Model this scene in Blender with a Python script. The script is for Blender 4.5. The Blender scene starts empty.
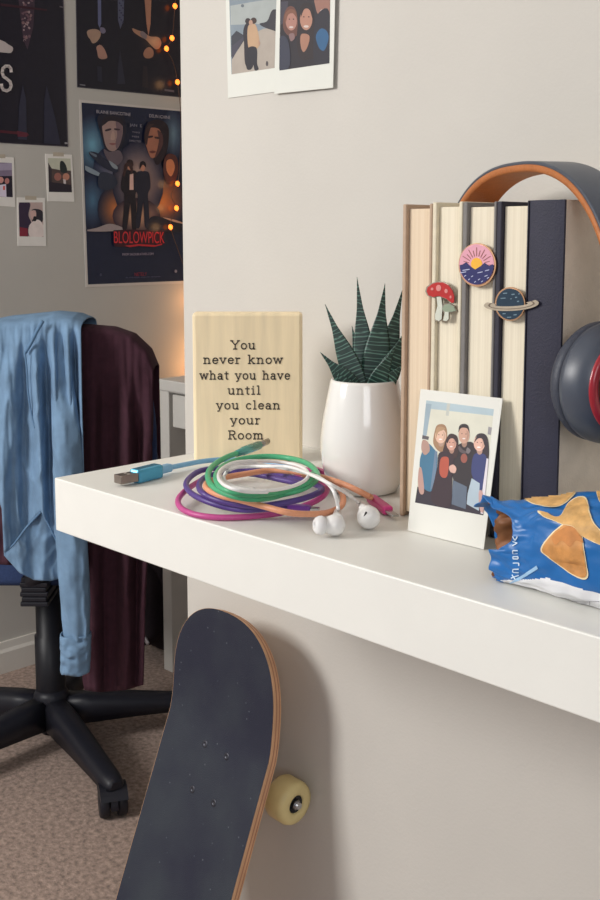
import bpy, bmesh, math, random
from mathutils import Vector, Matrix, noise
from mathutils.bvhtree import BVHTree

random.seed(7)
scene = bpy.context.scene
COL = scene.collection
PI = math.pi
V = Vector

# ------------------------------------------------------------------ camera
PHI = math.radians(45.42)           # yaw of the view against the shelf wall
F = 1076.0                          # focal length in pixels of a 600x900 frame
PP = (300.0, 367.0)                 # principal point
PITCH = math.atan(130.0 / F)
CAM_Z = 1.18
SHELF_Z = CAM_Z - 0.244             # top of the floating shelf
SHELF_D = 0.30
ROT = Matrix.Rotation(PHI, 3, 'Z') @ Matrix.Rotation(PI / 2 - PITCH, 3, 'X')


def ray(px, py):
    return ROT @ V(((px - PP[0]) / F, -(py - PP[1]) / F, -1.0))


_d = ray(54.3, 477.7)
_t = -0.244 / _d.z
CAM = V((0, -SHELF_D, SHELF_Z)) - _d * _t
E_R = V((math.cos(PHI), math.sin(PHI), 0))       # level right of the view
E_F = V((-math.sin(PHI), math.cos(PHI), 0))      # level forward of the view
UP = V((0, 0, 1))


def hit(px, py, axis, val):
    d = ray(px, py)
    k = 'xyz'.index(axis)
    return CAM + d * ((val - CAM[k]) / d[k])


def hitp(px, py, P, n):
    d = ray(px, py)
    return CAM + d * ((P - CAM).dot(n) / d.dot(n))


def atd(px, py, dist):
    d = ray(px, py)
    return CAM + d * (dist / d.dot(E_F))


cam_data = bpy.data.cameras.new('camera')
cam = bpy.data.objects.new('camera', cam_data)
COL.objects.link(cam)
cam.location = CAM
cam.rotation_euler = (PI / 2 - PITCH, 0, PHI)
cam_data.sensor_fit = 'VERTICAL'
cam_data.sensor_height = 36
cam_data.lens = F / 900 * 36
cam_data.shift_y = -(450 - PP[1]) / 900
cam_data.clip_start = 0.02
scene.camera = cam


# --------------------------------------------------------------- materials
def lin(c):
    if isinstance(c, str):
        c = c.lstrip('#')
        c = [int(c[i:i + 2], 16) / 255 for i in (0, 2, 4)]
    else:
        c = [x / 255 for x in c[:3]]
    return tuple(x / 12.92 if x <= 0.04045 else ((x + 0.055) / 1.055) ** 2.4 for x in c) + (1.0,)


_mats = {}


def M(col, rough=0.6, var=0.05, scale=40.0, bump=0.0, bscale=None, metal=0.0, spec=0.4,
      coat=0.0, sheen=0.0, stretch=(1, 1, 1), emit=0.0, trans=0.0, detail=4.0):
    key = (tuple(col) if not isinstance(col, str) else col, rough, var, scale, bump, bscale, metal, spec, coat, sheen, stretch, emit, trans)
    if key in _mats:
        return _mats[key]
    c = lin(col)
    m = bpy.data.materials.new('surface')
    m.use_nodes = True
    nt = m.node_tree
    b = nt.nodes['Principled BSDF']
    b.inputs['Roughness'].default_value = rough
    b.inputs['Metallic'].default_value = metal
    b.inputs['Specular IOR Level'].default_value = spec
    b.inputs['Coat Weight'].default_value = coat
    b.inputs['Coat Roughness'].default_value = 0.08
    b.inputs['Sheen Weight'].default_value = sheen
    b.inputs['Transmission Weight'].default_value = trans
    tc = nt.nodes.new('ShaderNodeTexCoord')
    mp = nt.nodes.new('ShaderNodeMapping')
    mp.inputs['Scale'].default_value = stretch
    nt.links.new(tc.outputs['Object'], mp.inputs['Vector'])
    nz = nt.nodes.new('ShaderNodeTexNoise')
    nz.inputs['Scale'].default_value = scale
    nz.inputs['Detail'].default_value = detail
    nt.links.new(mp.outputs['Vector'], nz.inputs['Vector'])
    rp = nt.nodes.new('ShaderNodeValToRGB')
    rp.color_ramp.elements[0].position = 0.3
    rp.color_ramp.elements[1].position = 0.7
    rp.color_ramp.elements[0].color = tuple(max(0, x * (1 - var)) for x in c[:3]) + (1,)
    rp.color_ramp.elements[1].color = tuple(min(1, x * (1 + var)) for x in c[:3]) + (1,)
    nt.links.new(nz.outputs['Fac'], rp.inputs['Fac'])
    nt.links.new(rp.outputs['Color'], b.inputs['Base Color'])
    if bump:
        n2 = nt.nodes.new('ShaderNodeTexNoise')
        n2.inputs['Scale'].default_value = bscale or scale
        n2.inputs['Detail'].default_value = 3
        nt.links.new(mp.outputs['Vector'], n2.inputs['Vector'])
        bp = nt.nodes.new('ShaderNodeBump')
        bp.inputs['Strength'].default_value = bump
        bp.inputs['Distance'].default_value = 0.002
        nt.links.new(n2.outputs['Fac'], bp.inputs['Height'])
        nt.links.new(bp.outputs['Normal'], b.inputs['Normal'])
    if emit:
        b.inputs['Emission Color'].default_value = c
        b.inputs['Emission Strength'].default_value = emit
    _mats[key] = m
    return m


def nodes_of(m):
    nt = m.node_tree
    return nt, nt.nodes['Principled BSDF']


# ------------------------------------------------------------ mesh helpers
def box(bm, c, size, rot=None, bevel=0.0, seg=2):
    r = bmesh.ops.create_cube(bm, size=1.0)
    vs = r['verts']
    bmesh.ops.scale(bm, vec=size, verts=vs)
    if bevel:
        es = list({e for v in vs for e in v.link_edges})
        r2 = bmesh.ops.bevel(bm, geom=es, offset=bevel, segments=seg, affect='EDGES', profile=0.5)
        vs = list({v for f in r2['faces'] for v in f.verts} | {v for v in vs if v.is_valid})
    if rot is not None:
        bmesh.ops.rotate(bm, cent=(0, 0, 0), matrix=rot, verts=vs)
    bmesh.ops.translate(bm, vec=V(c), verts=vs)
    return vs


def frame_of(axis):
    a = V(axis).normalized()
    t = V((0, 0, 1)) if abs(a.z) < 0.9 else V((1, 0, 0))
    x = t.cross(a).normalized()
    y = a.cross(x)
    return x, y, a


def lathe(bm, origin, axis, prof, n=32, mat=0, frame=None, sx=1.0, sy=1.0):
    """prof: list of (radius, height along axis)"""
    x, y, a = frame or frame_of(axis)
    o = V(origin)
    rings = []
    for r, h in prof:
        if r < 1e-6:
            rings.append([bm.verts.new(o + a * h)])
        else:
            rings.append([bm.verts.new(o + a * h + x * (r * sx * math.cos(2 * PI * i / n)) + y * (r * sy * math.sin(2 * PI * i / n))) for i in range(n)])
    for p, q in zip(rings, rings[1:]):
        for i in range(n):
            j = (i + 1) % n
            if len(p) == 1 and len(q) == 1:
                continue
            if len(p) == 1:
                f = bm.faces.new((p[0], q[j], q[i]))
            elif len(q) == 1:
                f = bm.faces.new((p[i], p[j], q[0]))
            else:
                f = bm.faces.new((p[i], p[j], q[j], q[i]))
            f.material_index = mat
            f.smooth = True


def catmull(pts, n=8, closed=False):
    pts = [V(p) for p in pts]
    out = []
    m = len(pts)
    segs = m if closed else m - 1
    for i in range(segs):
        if closed:
            p0, p1, p2, p3 = pts[(i - 1) % m], pts[i], pts[(i + 1) % m], pts[(i + 2) % m]
        else:
            p0, p1, p2, p3 = pts[max(i - 1, 0)], pts[i], pts[i + 1], pts[min(i + 2, m - 1)]
        for k in range(n):
            t = k / n
            out.append(0.5 * ((2 * p1) + (p2 - p0) * t + (2 * p0 - 5 * p1 + 4 * p2 - p3) * t * t + (3 * p1 - p0 - 3 * p2 + p3) * t ** 3))
    if not closed:
        out.append(pts[-1])
    return out


def tube(bm, path, rad, n=10, mat=0, caps=True, sx=1.0):
    path = [V(p) for p in path]
    rads = rad if isinstance(rad, (list, tuple)) else [rad] * len(path)
    prev = None
    rings = []
    for i, p in enumerate(path):
        t = (path[min(i + 1, len(path) - 1)] - path[max(i - 1, 0)])
        if t.length < 1e-9:
            t = V((0, 0, 1))
        t.normalize()
        if prev is None:
            x, y, _ = frame_of(t)
        else:
            x = prev - t * prev.dot(t)
            if x.length < 1e-6:
                x, y, _ = frame_of(t)
            x.normalize()
            y = t.cross(x)
        prev = x
        rings.append([bm.verts.new(p + x * (rads[i] * sx * math.cos(2 * PI * k / n)) + y * (rads[i] * math.sin(2 * PI * k / n))) for k in range(n)])
    for p, q in zip(rings, rings[1:]):
        for k in range(n):
            f = bm.faces.new((p[k], p[(k + 1) % n], q[(k + 1) % n], q[k]))
            f.smooth = True
            f.material_index = mat
    if caps:
        f = bm.faces.new(list(reversed(rings[0]))); f.material_index = mat
        f = bm.faces.new(rings[-1]); f.material_index = mat


def prism(bm, pts, vec, mat=0):
    """polygon of 3D points extruded along vec"""
    a = [bm.verts.new(V(p)) for p in pts]
    b = [bm.verts.new(V(p) + V(vec)) for p in pts]
    n = len(a)
    fs = [bm.faces.new(a), bm.faces.new(list(reversed(b)))]
    for i in range(n):
        fs.append(bm.faces.new((a[i], b[i], b[(i + 1) % n], a[(i + 1) % n])))
    for f in fs:
        f.material_index = mat
    return fs


def sweep(bm, path, frames, section, mat=0, closed=True):
    rings = []
    for p, (x, y) in zip(path, frames):
        rings.append([bm.verts.new(V(p) + x * a + y * b) for a, b in section])
    n = len(section)
    for p, q in zip(rings, rings[1:]):
        for k in range(n):
            f = bm.faces.new((p[k], p[(k + 1) % n], q[(k + 1) % n], q[k]))
            f.smooth = True
            f.material_index = mat
    bm.faces.new(list(reversed(rings[0])))
    bm.faces.new(rings[-1])


def gridmesh(bm, fn, nu, nv, mat=0, wrap=False):
    vs = [[bm.verts.new(fn(i / nu, j / nv)) for i in range(nu + (0 if wrap else 1))] for j in range(nv + 1)]
    for j in range(nv):
        for i in range(nu):
            i2 = (i + 1) % nu if wrap else i + 1
            f = bm.faces.new((vs[j][i], vs[j][i2], vs[j + 1][i2], vs[j + 1][i]))
            f.smooth = True
            f.material_index = mat
    return vs


def thing(name, label, cat, loc, group=None):
    o = bpy.data.objects.new(name, None)
    o.empty_display_size = 0.02
    COL.objects.link(o)
    o.location = loc
    tag(o, label, cat, group)
    return o


def tag(o, label=None, cat=None, group=None, kind=None):
    if label: o['label'] = label
    if cat: o['category'] = cat
    if group: o['group'] = group
    if kind: o['kind'] = kind
    return o


def world_loc(o):
    l = V(o.location)
    while o.parent:
        o = o.parent
        l = l + V(o.location)
    return l


def build(name, bm, mats, parent=None, loc=None, smooth=None, normals=True, solid=0.0, sub=0, label=None):
    """link the bmesh (world coordinates) as one object, under parent or with its origin at loc"""
    if normals:
        bmesh.ops.recalc_face_normals(bm, faces=bm.faces)
    org = world_loc(parent) if parent else (V(loc) if loc is not None else V((0, 0, 0)))
    bmesh.ops.translate(bm, vec=-org, verts=bm.verts)
    me = bpy.data.meshes.new(name)
    bm.to_mesh(me)
    bm.free()
    for m in (mats if isinstance(mats, (list, tuple)) else [mats]):
        me.materials.append(m)
    o = bpy.data.objects.new(name, me)
    COL.objects.link(o)
    if parent:
        o.parent = parent
    else:
        o.location = org
    if smooth is not None:
        for p in me.polygons:
            p.use_smooth = smooth
    if solid:
        md = o.modifiers.new('solid', 'SOLIDIFY'); md.thickness = solid; md.offset = 0
    if sub:
        md = o.modifiers.new('sub', 'SUBSURF'); md.levels = sub; md.render_levels = sub
    if label:
        o['label'] = label
    return o


def new():
    return bmesh.new()


def text_bm(bm, s, P, right, up, size, depth=0.0002, mat=0, align='LEFT', squash=1.0):
    cu = bpy.data.curves.new('t', 'FONT')
    cu.body = s
    cu.size = size
    cu.align_x = align
    cu.extrude = depth
    o = bpy.data.objects.new('t', cu)
    COL.objects.link(o)
    bpy.context.view_layer.update()
    dg = bpy.context.evaluated_depsgraph_get()
    me = bpy.data.meshes.new_from_object(o.evaluated_get(dg))
    n = V(right).cross(V(up)).normalized()
    mp = {}
    for v in me.vertices:
        mp[v.index] = bm.verts.new(V(P) + V(right) * (v.co.x * squash) + V(up) * v.co.y + n * (v.co.z + depth))
    for p in me.polygons:
        try:
            f = bm.faces.new([mp[i] for i in p.vertices]); f.material_index = mat
        except ValueError:
            pass
    bpy.data.objects.remove(o)
    bpy.data.meshes.remove(me)
    bpy.data.curves.remove(cu)


class Pic:
    """a printed picture on a plane: flat coloured areas, laid in order"""

    def __init__(self, P, n, gain=1.0, rough=0.35, step=0.00002):
        self.P, self.n, self.gain, self.rough, self.step = V(P), V(n).normalized(), gain, rough, step
        self.bm = new(); self.mats = []; self.k = 1; self.win = None

    def mi(self, col):
        c = lin(col)
        if isinstance(col, str):
            col = [int(col[i:i + 2], 16) for i in (0, 2, 4)]
        col = tuple(min(250, int(x * self.gain)) for x in col[:3])
        m = M(col, self.rough, 0.05, 60)
        if m not in self.mats:
            self.mats.append(m)
        return self.mats.index(m)

    def poly(self, pts, col, off=None):
        if self.win is None:
            self.win = [V((p[0], p[1])) for p in pts]
        else:
            pts = self.clip([V((p[0], p[1])) for p in pts])
            if len(pts) < 3:
                return
        o = self.step * self.k if off is None else off
        self.k += 1
        vs = [self.bm.verts.new(hitp(x, y, self.P, self.n) + self.n * o) for x, y in pts]
        f = self.bm.faces.new(vs)
        f.material_index = self.mi(col)

    def clip(self, pts):
        """trim a shape to the edge of the print"""
        w_ = self.win
        c = sum(w_, V((0, 0))) / len(w_)
        for a_, b_ in zip(w_, w_[1:] + w_[:1]):
            e = b_ - a_
            def side(p, a_=a_, e=e): return e.x * (p.y - a_.y) - e.y * (p.x - a_.x)
            sg = 1 if side(c) > 0 else -1
            out = []
            for p, q_ in zip(pts, pts[1:] + pts[:1]):
                dp, dq = side(p) * sg, side(q_) * sg
                if dp >= 0: out.append(p)
                if dp * dq < 0: out.append(p.lerp(q_, dp / (dp - dq)))
            pts = out
            if len(pts) < 3: return []
        res = []
        for p in pts:
            if not res or (p - res[-1]).length > 1e-4: res.append(p)
        if len(res) > 2 and (res[0] - res[-1]).length < 1e-4: res.pop()
        return res

    def smooth(self, pts, col, n=5):
        q = catmull([V((x, y, 0)) for x, y in pts], n, True)
        self.poly([(p.x, p.y) for p in q], col)

    def ell(self, cx, cy, rx, ry, col, rot=0.0, n=20):
        c, s = math.cos(rot), math.sin(rot)
        self.poly([(cx + rx * math.cos(2 * PI * i / n) * c - ry * math.sin(2 * PI * i / n) * s,
                    cy + rx * math.cos(2 * PI * i / n) * s + ry * math.sin(2 * PI * i / n) * c) for i in range(n)], col)

    def glow(self, cx, cy, rx, ry, c0, c1, n=7, rot=0.0):
        n = 22
        for i in range(n):
            t = i / (n - 1)
            self.ell(cx, cy, rx * (1 - t * 0.9), ry * (1 - t * 0.9), tuple(a + (b - a) * t for a, b in zip(c1, c0)), rot)

    def text(self, s, px, py, hpx, col, wpx=None, tilt=0.0):
        """text with its baseline start at a pixel, hpx cap height, fitted to wpx"""
        a = hitp(px, py, self.P, self.n)
        b = hitp(px + 1, py + tilt, self.P, self.n)
        c = hitp(px, py - 1, self.P, self.n)
        right = (b - a).normalized(); up = (c - a) - right * (c - a).dot(right); up.normalize()
        size = hpx * (c - a).length / 0.7
        sq = 1.0
        if wpx:
            sq = wpx * (b - a).length / max(1e-6, len(s) * size * 0.6)
        text_bm(self.bm, s, a + self.n * (self.step * self.k), right, up, size, 0.00008, self.mi(col), 'LEFT', sq)
        self.k += 1

    def build(self, name, parent):
        return build(name, self.bm, self.mats, parent, normals=False)


# ================================================================= setting
WALL_X0 = hit(182.5, 300, 'y', 0).x           # free end of the shelf wall
PW_X = hit(0, 672.5, 'z', 0).x                # poster wall plane
FAR_Y = 1.62
print('CAM', CAM, 'WALL_X0', WALL_X0, 'PW_X', PW_X)

wallpaint = M('cac6bf', 0.85, 0.02, 6, 0.12, 260)
m_floor = M('a38d81', 0.95, 0.42, 95, 1.0, 170, sheen=0.15, detail=8)
nt, b = nodes_of(m_floor)
m_trim = M('e4e0d8', 0.5, 0.02, 10)

bm = new(); box(bm, (0.6, -0.45, -0.02), (5.2, 4.3, 0.04))
# carpet relief
tag(build('floor', bm, m_floor), kind='structure')
bm = new(); box(bm, ((WALL_X0 + 3.2) / 2, 0.06, 1.225), (3.2 - WALL_X0, 0.12, 2.45), bevel=0.004)
tag(build('wall_right', bm, wallpaint), kind='structure')
bm = new(); box(bm, (PW_X - 0.05, (FAR_Y - 2.6) / 2, 1.225), (0.1, FAR_Y + 2.6, 2.45))
tag(build('wall_left', bm, wallpaint), kind='structure')
bm = new(); box(bm, ((PW_X + 3.2) / 2, FAR_Y + 0.05, 1.225), (3.2 - PW_X + 0.2, 0.1, 2.45))
tag(build('wall_back', bm, wallpaint), kind='structure')
bm = new(); box(bm, (0.6, -0.45, 2.47), (5.2, 4.3, 0.04))
tag(build('ceiling', bm, M('e6e3dd', 0.9, 0.02, 5)), kind='structure')


def baseboard(bm, p, q, n, h=0.085):
    p, q, n = V(p), V(q), V(n)
    prof = [(0, 0), (0.014, 0), (0.014, h * 0.68), (0.009, h * 0.78), (0.007, h), (0, h)]
    a = [bm.verts.new(p + n * x + UP * z) for x, z in prof]
    c = [bm.verts.new(q + n * x + UP * z) for x, z in prof]
    for i in range(len(prof)):
        j = (i + 1) % len(prof)
        bm.faces.new((a[i], a[j], c[j], c[i]))
    bm.faces.new(a); bm.faces.new(list(reversed(c)))


bm = new(); baseboard(bm, (PW_X, -2.6, 0), (PW_X, FAR_Y, 0), (1, 0, 0))
tag(build('baseboard_left', bm, m_trim), kind='structure')
bm = new(); baseboard(bm, (PW_X + 0.014, FAR_Y, 0), (3.0, FAR_Y, 0), (0, -1, 0))
tag(build('baseboard_back', bm, m_trim), kind='structure')

# ================================================================= shelf
SHELF_T = 0.055
m_shelf = M('eae9e3', 0.42, 0.012, 25, 0.04, 300)
bm = new(); box(bm, (0.55, -SHELF_D / 2, SHELF_Z - SHELF_T / 2), (1.1, SHELF_D, SHELF_T), bevel=0.0012)
o = build('floating_shelf', bm, m_shelf, loc=(0.55, 0, SHELF_Z - SHELF_T))
tag(o, 'thick white floating shelf mounted on the pale wall above the skateboard', 'shelf')

# ================================================================= quote block
ds = 0.244 * 1084 / 225.0
SB = hit(192, 462, 'z', SHELF_Z)
dsign = (SB - CAM).dot(E_F)


def sgn(px, py, f=0.0):
    return atd(px, py, dsign) - E_F * f


tl, tr = sgn(192, 312.8), sgn(302.5, 312.8)
bl = V((tl.x, tl.y, SHELF_Z + .0003)); br = V((tr.x, tr.y, SHELF_Z))
sign = thing('quote_block', 'pale wooden block sign with a dark seven-line quote about cleaning your room', 'sign', (bl + br) / 2)
m_wood = M('f4e0ba', 0.55, 0.08, 14, stretch=(9, 9, 0.7))
w = (br - bl).length; h = tl.z - SHELF_Z
bm = new()
box(bm, (bl + br) / 2 + E_F * 0.011 + UP * (h / 2), (w, 0.022, h), Matrix.Rotation(PHI, 3, 'Z'), bevel=0.0035, seg=2)
build('block', bm, m_wood, sign)


def arc(cx, cy, rx, ry, a0, a1, n=10):
    return [(cx + rx * math.cos(math.radians(a0 + (a1 - a0) * i / n)), cy + ry * math.sin(math.radians(a0 + (a1 - a0) * i / n))) for i in range(n + 1)]


X = 0.66
GL = {
    'Y': (0.86, [[(.05, 1), (.43, .48)], [(.81, 1), (.43, .48)], [(.43, .5), (.43, 0)], [(-.05, 1), (.2, 1)], [(.66, 1), (.91, 1)], [(.25, 0), (.61, 0)]]),
    'R': (0.80, [[(.14, 1), (.14, 0)], [(.0, 1), (.42, 1)] + arc(.42, .76, .24, .24, 90, -90) + [(.14, .52)], [(.4, .52), (.68, 0)], [(0, 0), (.3, 0)], [(.6, 0), (.82, 0)]]),
    'o': (0.62, [arc(.31, X / 2, .26, X / 2, 0, 360, 20)]),
    'u': (0.70, [[(.12, X), (.12, .2)] + arc(.32, .2, .2, .2, 180, 360) + [(.54, .3)], [(.54, X), (.54, 0)], [(0, X), (.12, X)], [(.42, X), (.54, X)], [(.54, 0), (.66, 0)]]),
    'n': (0.72, [[(.14, X), (.14, 0)], arc(.36, .42, .2, .24, 170, 0) + [(.56, 0)], [(0, X), (.14, X)], [(.02, 0), (.27, 0)], [(.44, 0), (.69, 0)]]),
    'e': (0.58, [[(.06, .36), (.54, .36)], arc(.3, X / 2, .25, X / 2, 8, 325, 18)]),
    'v': (0.64, [[(.06, X), (.31, 0), (.56, X)], [(-.03, X), (.18, X)], [(.44, X), (.65, X)]]),
    'r': (0.52, [[(.14, X), (.14, 0)], arc(.36, .4, .21, .25, 170, 60), [(0, X), (.14, X)], [(.02, 0), (.3, 0)]]),
    'k': (0.70, [[(.14, 1), (.14, 0)], [(.52, X), (.16, .28)], [(.28, .38), (.58, 0)], [(0, 1), (.14, 1)], [(.02, 0), (.26, 0)], [(.48, 0), (.7, 0)], [(.42, X), (.64, X)]]),
    'w': (0.92, [[(.06, X), (.25, 0), (.45, X), (.65, 0), (.84, X)], [(-.03, X), (.17, X)], [(.73, X), (.93, X)]]),
    'h': (0.72, [[(.14, 1), (.14, 0)], arc(.36, .42, .2, .24, 170, 0) + [(.56, 0)], [(0, 1), (.14, 1)], [(.02, 0), (.27, 0)], [(.44, 0), (.69, 0)]]),
    'a': (0.62, [arc(.28, .46, .2, .2, 150, 0) + [(.48, 0), (.6, 0)], arc(.26, .19, .2, .19, 0, 360, 14)]),
    't': (0.46, [[(.2, .9), (.2, .16)] + arc(.32, .14, .12, .14, 180, 300), [(.02, X), (.42, X)]]),
    'i': (0.38, [[(.18, X), (.18, 0)], [(.04, X), (.18, X)], [(.04, 0), (.33, 0)], [(.18, .86), (.18, .98)]]),
    'l': (0.38, [[(.18, 1), (.18, 0)], [(.04, 1), (.18, 1)], [(.04, 0), (.33, 0)]]),
    'c': (0.56, [arc(.3, X / 2, .25, X / 2, 45, 315, 16)]),
    'd': (0.68, [[(.52, 1), (.52, 0)], arc(.28, X / 2, .23, X / 2, 0, 360, 16), [(.4, 1), (.52, 1)], [(.52, 0), (.64, 0)]]),
    'y': (0.66, [[(.06, X), (.32, 0)], [(.58, X), (.26, -.24), (.12, -.26)], [(-.03, X), (.18, X)], [(.46, X), (.67, X)]]),
    'm': (1.04, [[(.14, X), (.14, 0)], arc(.34, .42, .18, .24, 170, 0) + [(.52, 0)], arc(.7, .42, .18, .24, 170, 0) + [(.88, 0)], [(0, X), (.14, X)], [(.03, 0), (.26, 0)], [(.41, 0), (.64, 0)], [(.77, 0), (1.0, 0)]]),
    ' ': (0.42, []),
}
rows = [("You", 231, 255.5, 349), ("never know", 203.5, 283.5, 363.5), ("what you have", 200, 291, 379.2),
        ("until", 228, 261, 394.2), ("you clean", 216.5, 281, 409), ("your", 230.5, 261, 424), ("Room", 228.5, 264, 439)]
bm = new()
mpx = dsign / 1084 * 1.003       # metres per pixel on the block face
rgt, nrm = E_R, -E_F
for s, xa, xb, yb in rows:
    H = 8.4 * mpx
    track = 0.17
    tot = sum(GL[c][0] + track for c in s) - track
    k = (xb - xa) * mpx / (tot * H)
    P0 = sgn(xa, yb) - E_F * 0.0004
    x = 0.0
    for c in s:
        wd, strokes = GL[c]
        for st in strokes:
            pts = [P0 + rgt * ((x + px_) * H * k) + UP * (py_ * H) for px_, py_ in st]
            hw = 0.068 * H
            for a, c2 in zip(pts, pts[1:]):
                t = (c2 - a)
                if t.length < 1e-8: continue
                t.normalize()
                nn = t.cross(nrm).normalized()
                a2, c3 = a - t * hw * 0.6, c2 + t * hw * 0.6
                prism(bm, [a2 + nn * hw, c3 + nn * hw, c3 - nn * hw, a2 - nn * hw], -nrm * 0.0008)
        x += wd + track
build('lettering', bm, M('3c3430', 0.7, 0.1), sign, label='dark brown slab-serif lettering')

# ================================================================= potted plant
pb = hit(365, 497, 'z', SHELF_Z)
pc = V((pb.x, pb.y, SHELF_Z)) + E_F * 0.028 + E_R * 0.0005
plant = thing('potted_succulent', 'dark green striped succulent in a rounded glossy white pot', 'plant', pc)
m_pot = M('eceae6', 0.16, 0.015, 20, coat=0.5, spec=0.5)
bm = new()
HP = 0.109
lathe(bm, pc, UP, [(0, 0.0004), (0.029, 0.0004), (0.0325, 0.002), (0.037, 0.011), (0.0405, 0.025), (0.0422, 0.040), (0.0418, 0.055), (0.0395, 0.073), (0.0355, 0.094), (0.0330, HP - 0.0025), (0.0322, HP - 0.0005), (0.0310, HP), (0.0296, HP - 0.001), (0.029, HP - 0.006), (0.031, 0.085), (0.0, 0.084)], 56)
build('pot', bm, m_pot, plant)
bm = new()
lathe(bm, pc, UP, [(0, 0.0985), (0.012, 0.0995), (0.0285, 0.0972), (0.0295, 0.094), (0.0, 0.0935)], 32)
build('soil', bm, M('3a2f29', 0.95, 0.3, 300, 1.0, 500), plant)

m_leaf = bpy.data.materials.new('succulent_leaf'); m_leaf.use_nodes = True
nt, b = nodes_of(m_leaf)
uvn = nt.nodes.new('ShaderNodeUVMap'); uvn.uv_map = 'UVMap'
mp = nt.nodes.new('ShaderNodeMapping'); mp.inputs['Scale'].default_value = (1.0, 30.0, 1.0)
nt.links.new(uvn.outputs['UV'], mp.inputs['Vector'])
wv = nt.nodes.new('ShaderNodeTexWave'); wv.bands_direction = 'Y'; wv.inputs['Scale'].default_value = 0.22
wv.inputs['Distortion'].default_value = 5.5; wv.inputs['Detail'].default_value = 2.0; wv.inputs['Detail Scale'].default_value = 2.4
nt.links.new(mp.outputs['Vector'], wv.inputs['Vector'])
rp = nt.nodes.new('ShaderNodeValToRGB')
rp.color_ramp.elements[0].position = 0.78; rp.color_ramp.elements[0].color = lin('1d3832')
rp.color_ramp.elements[1].position = 1.0; rp.color_ramp.elements[1].color = lin('5f8577')
nt.links.new(wv.outputs['Fac'], rp.inputs['Fac'])
nt.links.new(rp.outputs['Color'], b.inputs['Base Color'])
b.inputs['Roughness'].default_value = 0.45


def leaf(root, tip, width, bend=0.0, face=None):
    bm = new()
    uvl = bm.loops.layers.uv.new('UVMap')
    ax = (tip - root); L = ax.length; ax.normalize()
    fc = (face or -E_F); fc = (fc - ax * fc.dot(ax)).normalized()
    sd = ax.cross(fc).normalized()
    N, K = 18, 10
    rings = []
    for j in range(N + 1):
        t = j / N
        wd = width * (1 - t ** 1.7) * (0.72 + 0.5 * math.sin(PI * min(1.0, t * 1.35)) ** 1.0)
        wd = max(wd, 0.0002)
        c = root + ax * (L * t) + fc * (bend * (t * t - t) * L)
        ring = []
        for k in range(K):
            a = 2 * PI * k / K
            th = 0.42 if math.sin(a) < 0 else 0.16
            ring.append((bm.verts.new(c + sd * (wd * math.cos(a)) + fc * (wd * th * math.sin(a) - 0.18 * wd * math.cos(a) ** 2 * -1)), (0.5 + 0.5 * math.cos(a), t * L * 12)))
        rings.append(ring)
    for p, q in zip(rings, rings[1:]):
        for k in range(K):
            k2 = (k + 1) % K
            f = bm.faces.new((p[k][0], p[k2][0], q[k2][0], q[k][0])); f.smooth = True
            for lp, src in zip(f.loops, (p[k], p[k2], q[k2], q[k])):
                lp[uvl].uv = src[1]
    bm.faces.new([r[0] for r in rings[-1]])
    build('leaf', bm, m_leaf, plant)


dpl = (pc - CAM).dot(E_F)
top = pc + UP * 0.096
for bx, tx, ty, dd, wd, off in [
    (358, 325, 304, 0.004, 0.0098, -0.012), (352, 320, 352, -0.012, 0.0092, -0.014), (370, 357, 277, 0.014, 0.0100, 0.006),
    (379, 385, 283.5, -0.004, 0.0128, -0.004), (388, 403, 288, 0.02, 0.011, 0.010), (362, 352, 326, 0.014, 0.0085, 0.008),
    (347, 334, 370, -0.016, 0.0065, -0.020), (390, 408, 326, -0.004, 0.011, 0.0), (384, 404, 364, -0.024, 0.010, -0.012),
    (376, 396, 345, -0.028, 0.0085, -0.018)]:
    r0 = atd(bx + (366 - bx) * 0.45, 386, dpl + off * 0.6); r0.z = SHELF_Z + 0.096
    leaf(r0, atd(tx, ty, dpl + dd), wd, 0.10 if tx > 345 and tx < 400 else -0.06)

# ================================================================= books
BP = hit(403.5, 517, 'z', SHELF_Z)
BY = BP.y
print('BOOK front y', BY)


def bx(px, py=300):
    return hit(px, py, 'y', BY).x


def bz(px, py):
    return hit(px, py, 'y', BY).z


m_pages = bpy.data.materials.new('page_edges'); m_pages.use_nodes = True


def page_mat(m, ca, cb, sc):
    nt, b = nodes_of(m)
    tc = nt.nodes.new('ShaderNodeTexCoord')
    mp = nt.nodes.new('ShaderNodeMapping'); mp.inputs['Scale'].default_value = (sc, 1.5, 1.5)
    nt.links.new(tc.outputs['Object'], mp.inputs['Vector'])
    nz = nt.nodes.new('ShaderNodeTexNoise'); nz.inputs['Scale'].default_value = 1.0; nz.inputs['Detail'].default_value = 3
    nt.links.new(mp.outputs['Vector'], nz.inputs['Vector'])
    rp = nt.nodes.new('ShaderNodeValToRGB')
    rp.color_ramp.elements[0].position = 0.3; rp.color_ramp.elements[0].color = lin(ca)
    rp.color_ramp.elements[1].position = 0.6; rp.color_ramp.elements[1].color = lin(cb)
    nt.links.new(nz.outputs['Fac'], rp.inputs['Fac']); nt.links.new(rp.outputs['Color'], b.inputs['Base Color'])
    bp = nt.nodes.new('ShaderNodeBump'); bp.inputs['Strength'].default_value = 0.4; bp.inputs['Distance'].default_value = 0.0006
    nt.links.new(nz.outputs['Fac'], bp.inputs['Height']); nt.links.new(bp.outputs['Normal'], b.inputs['Normal'])
    b.inputs['Roughness'].default_value = 0.8


page_mat(m_pages, 'dfd4bd', 'ece2cc', 900)
m_pages2 = bpy.data.materials.new('page_edges_warm'); m_pages2.use_nodes = True
page_mat(m_pages2, 'dcc5a8', 'e6d2b8', 900)

BD = 0.145


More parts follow.
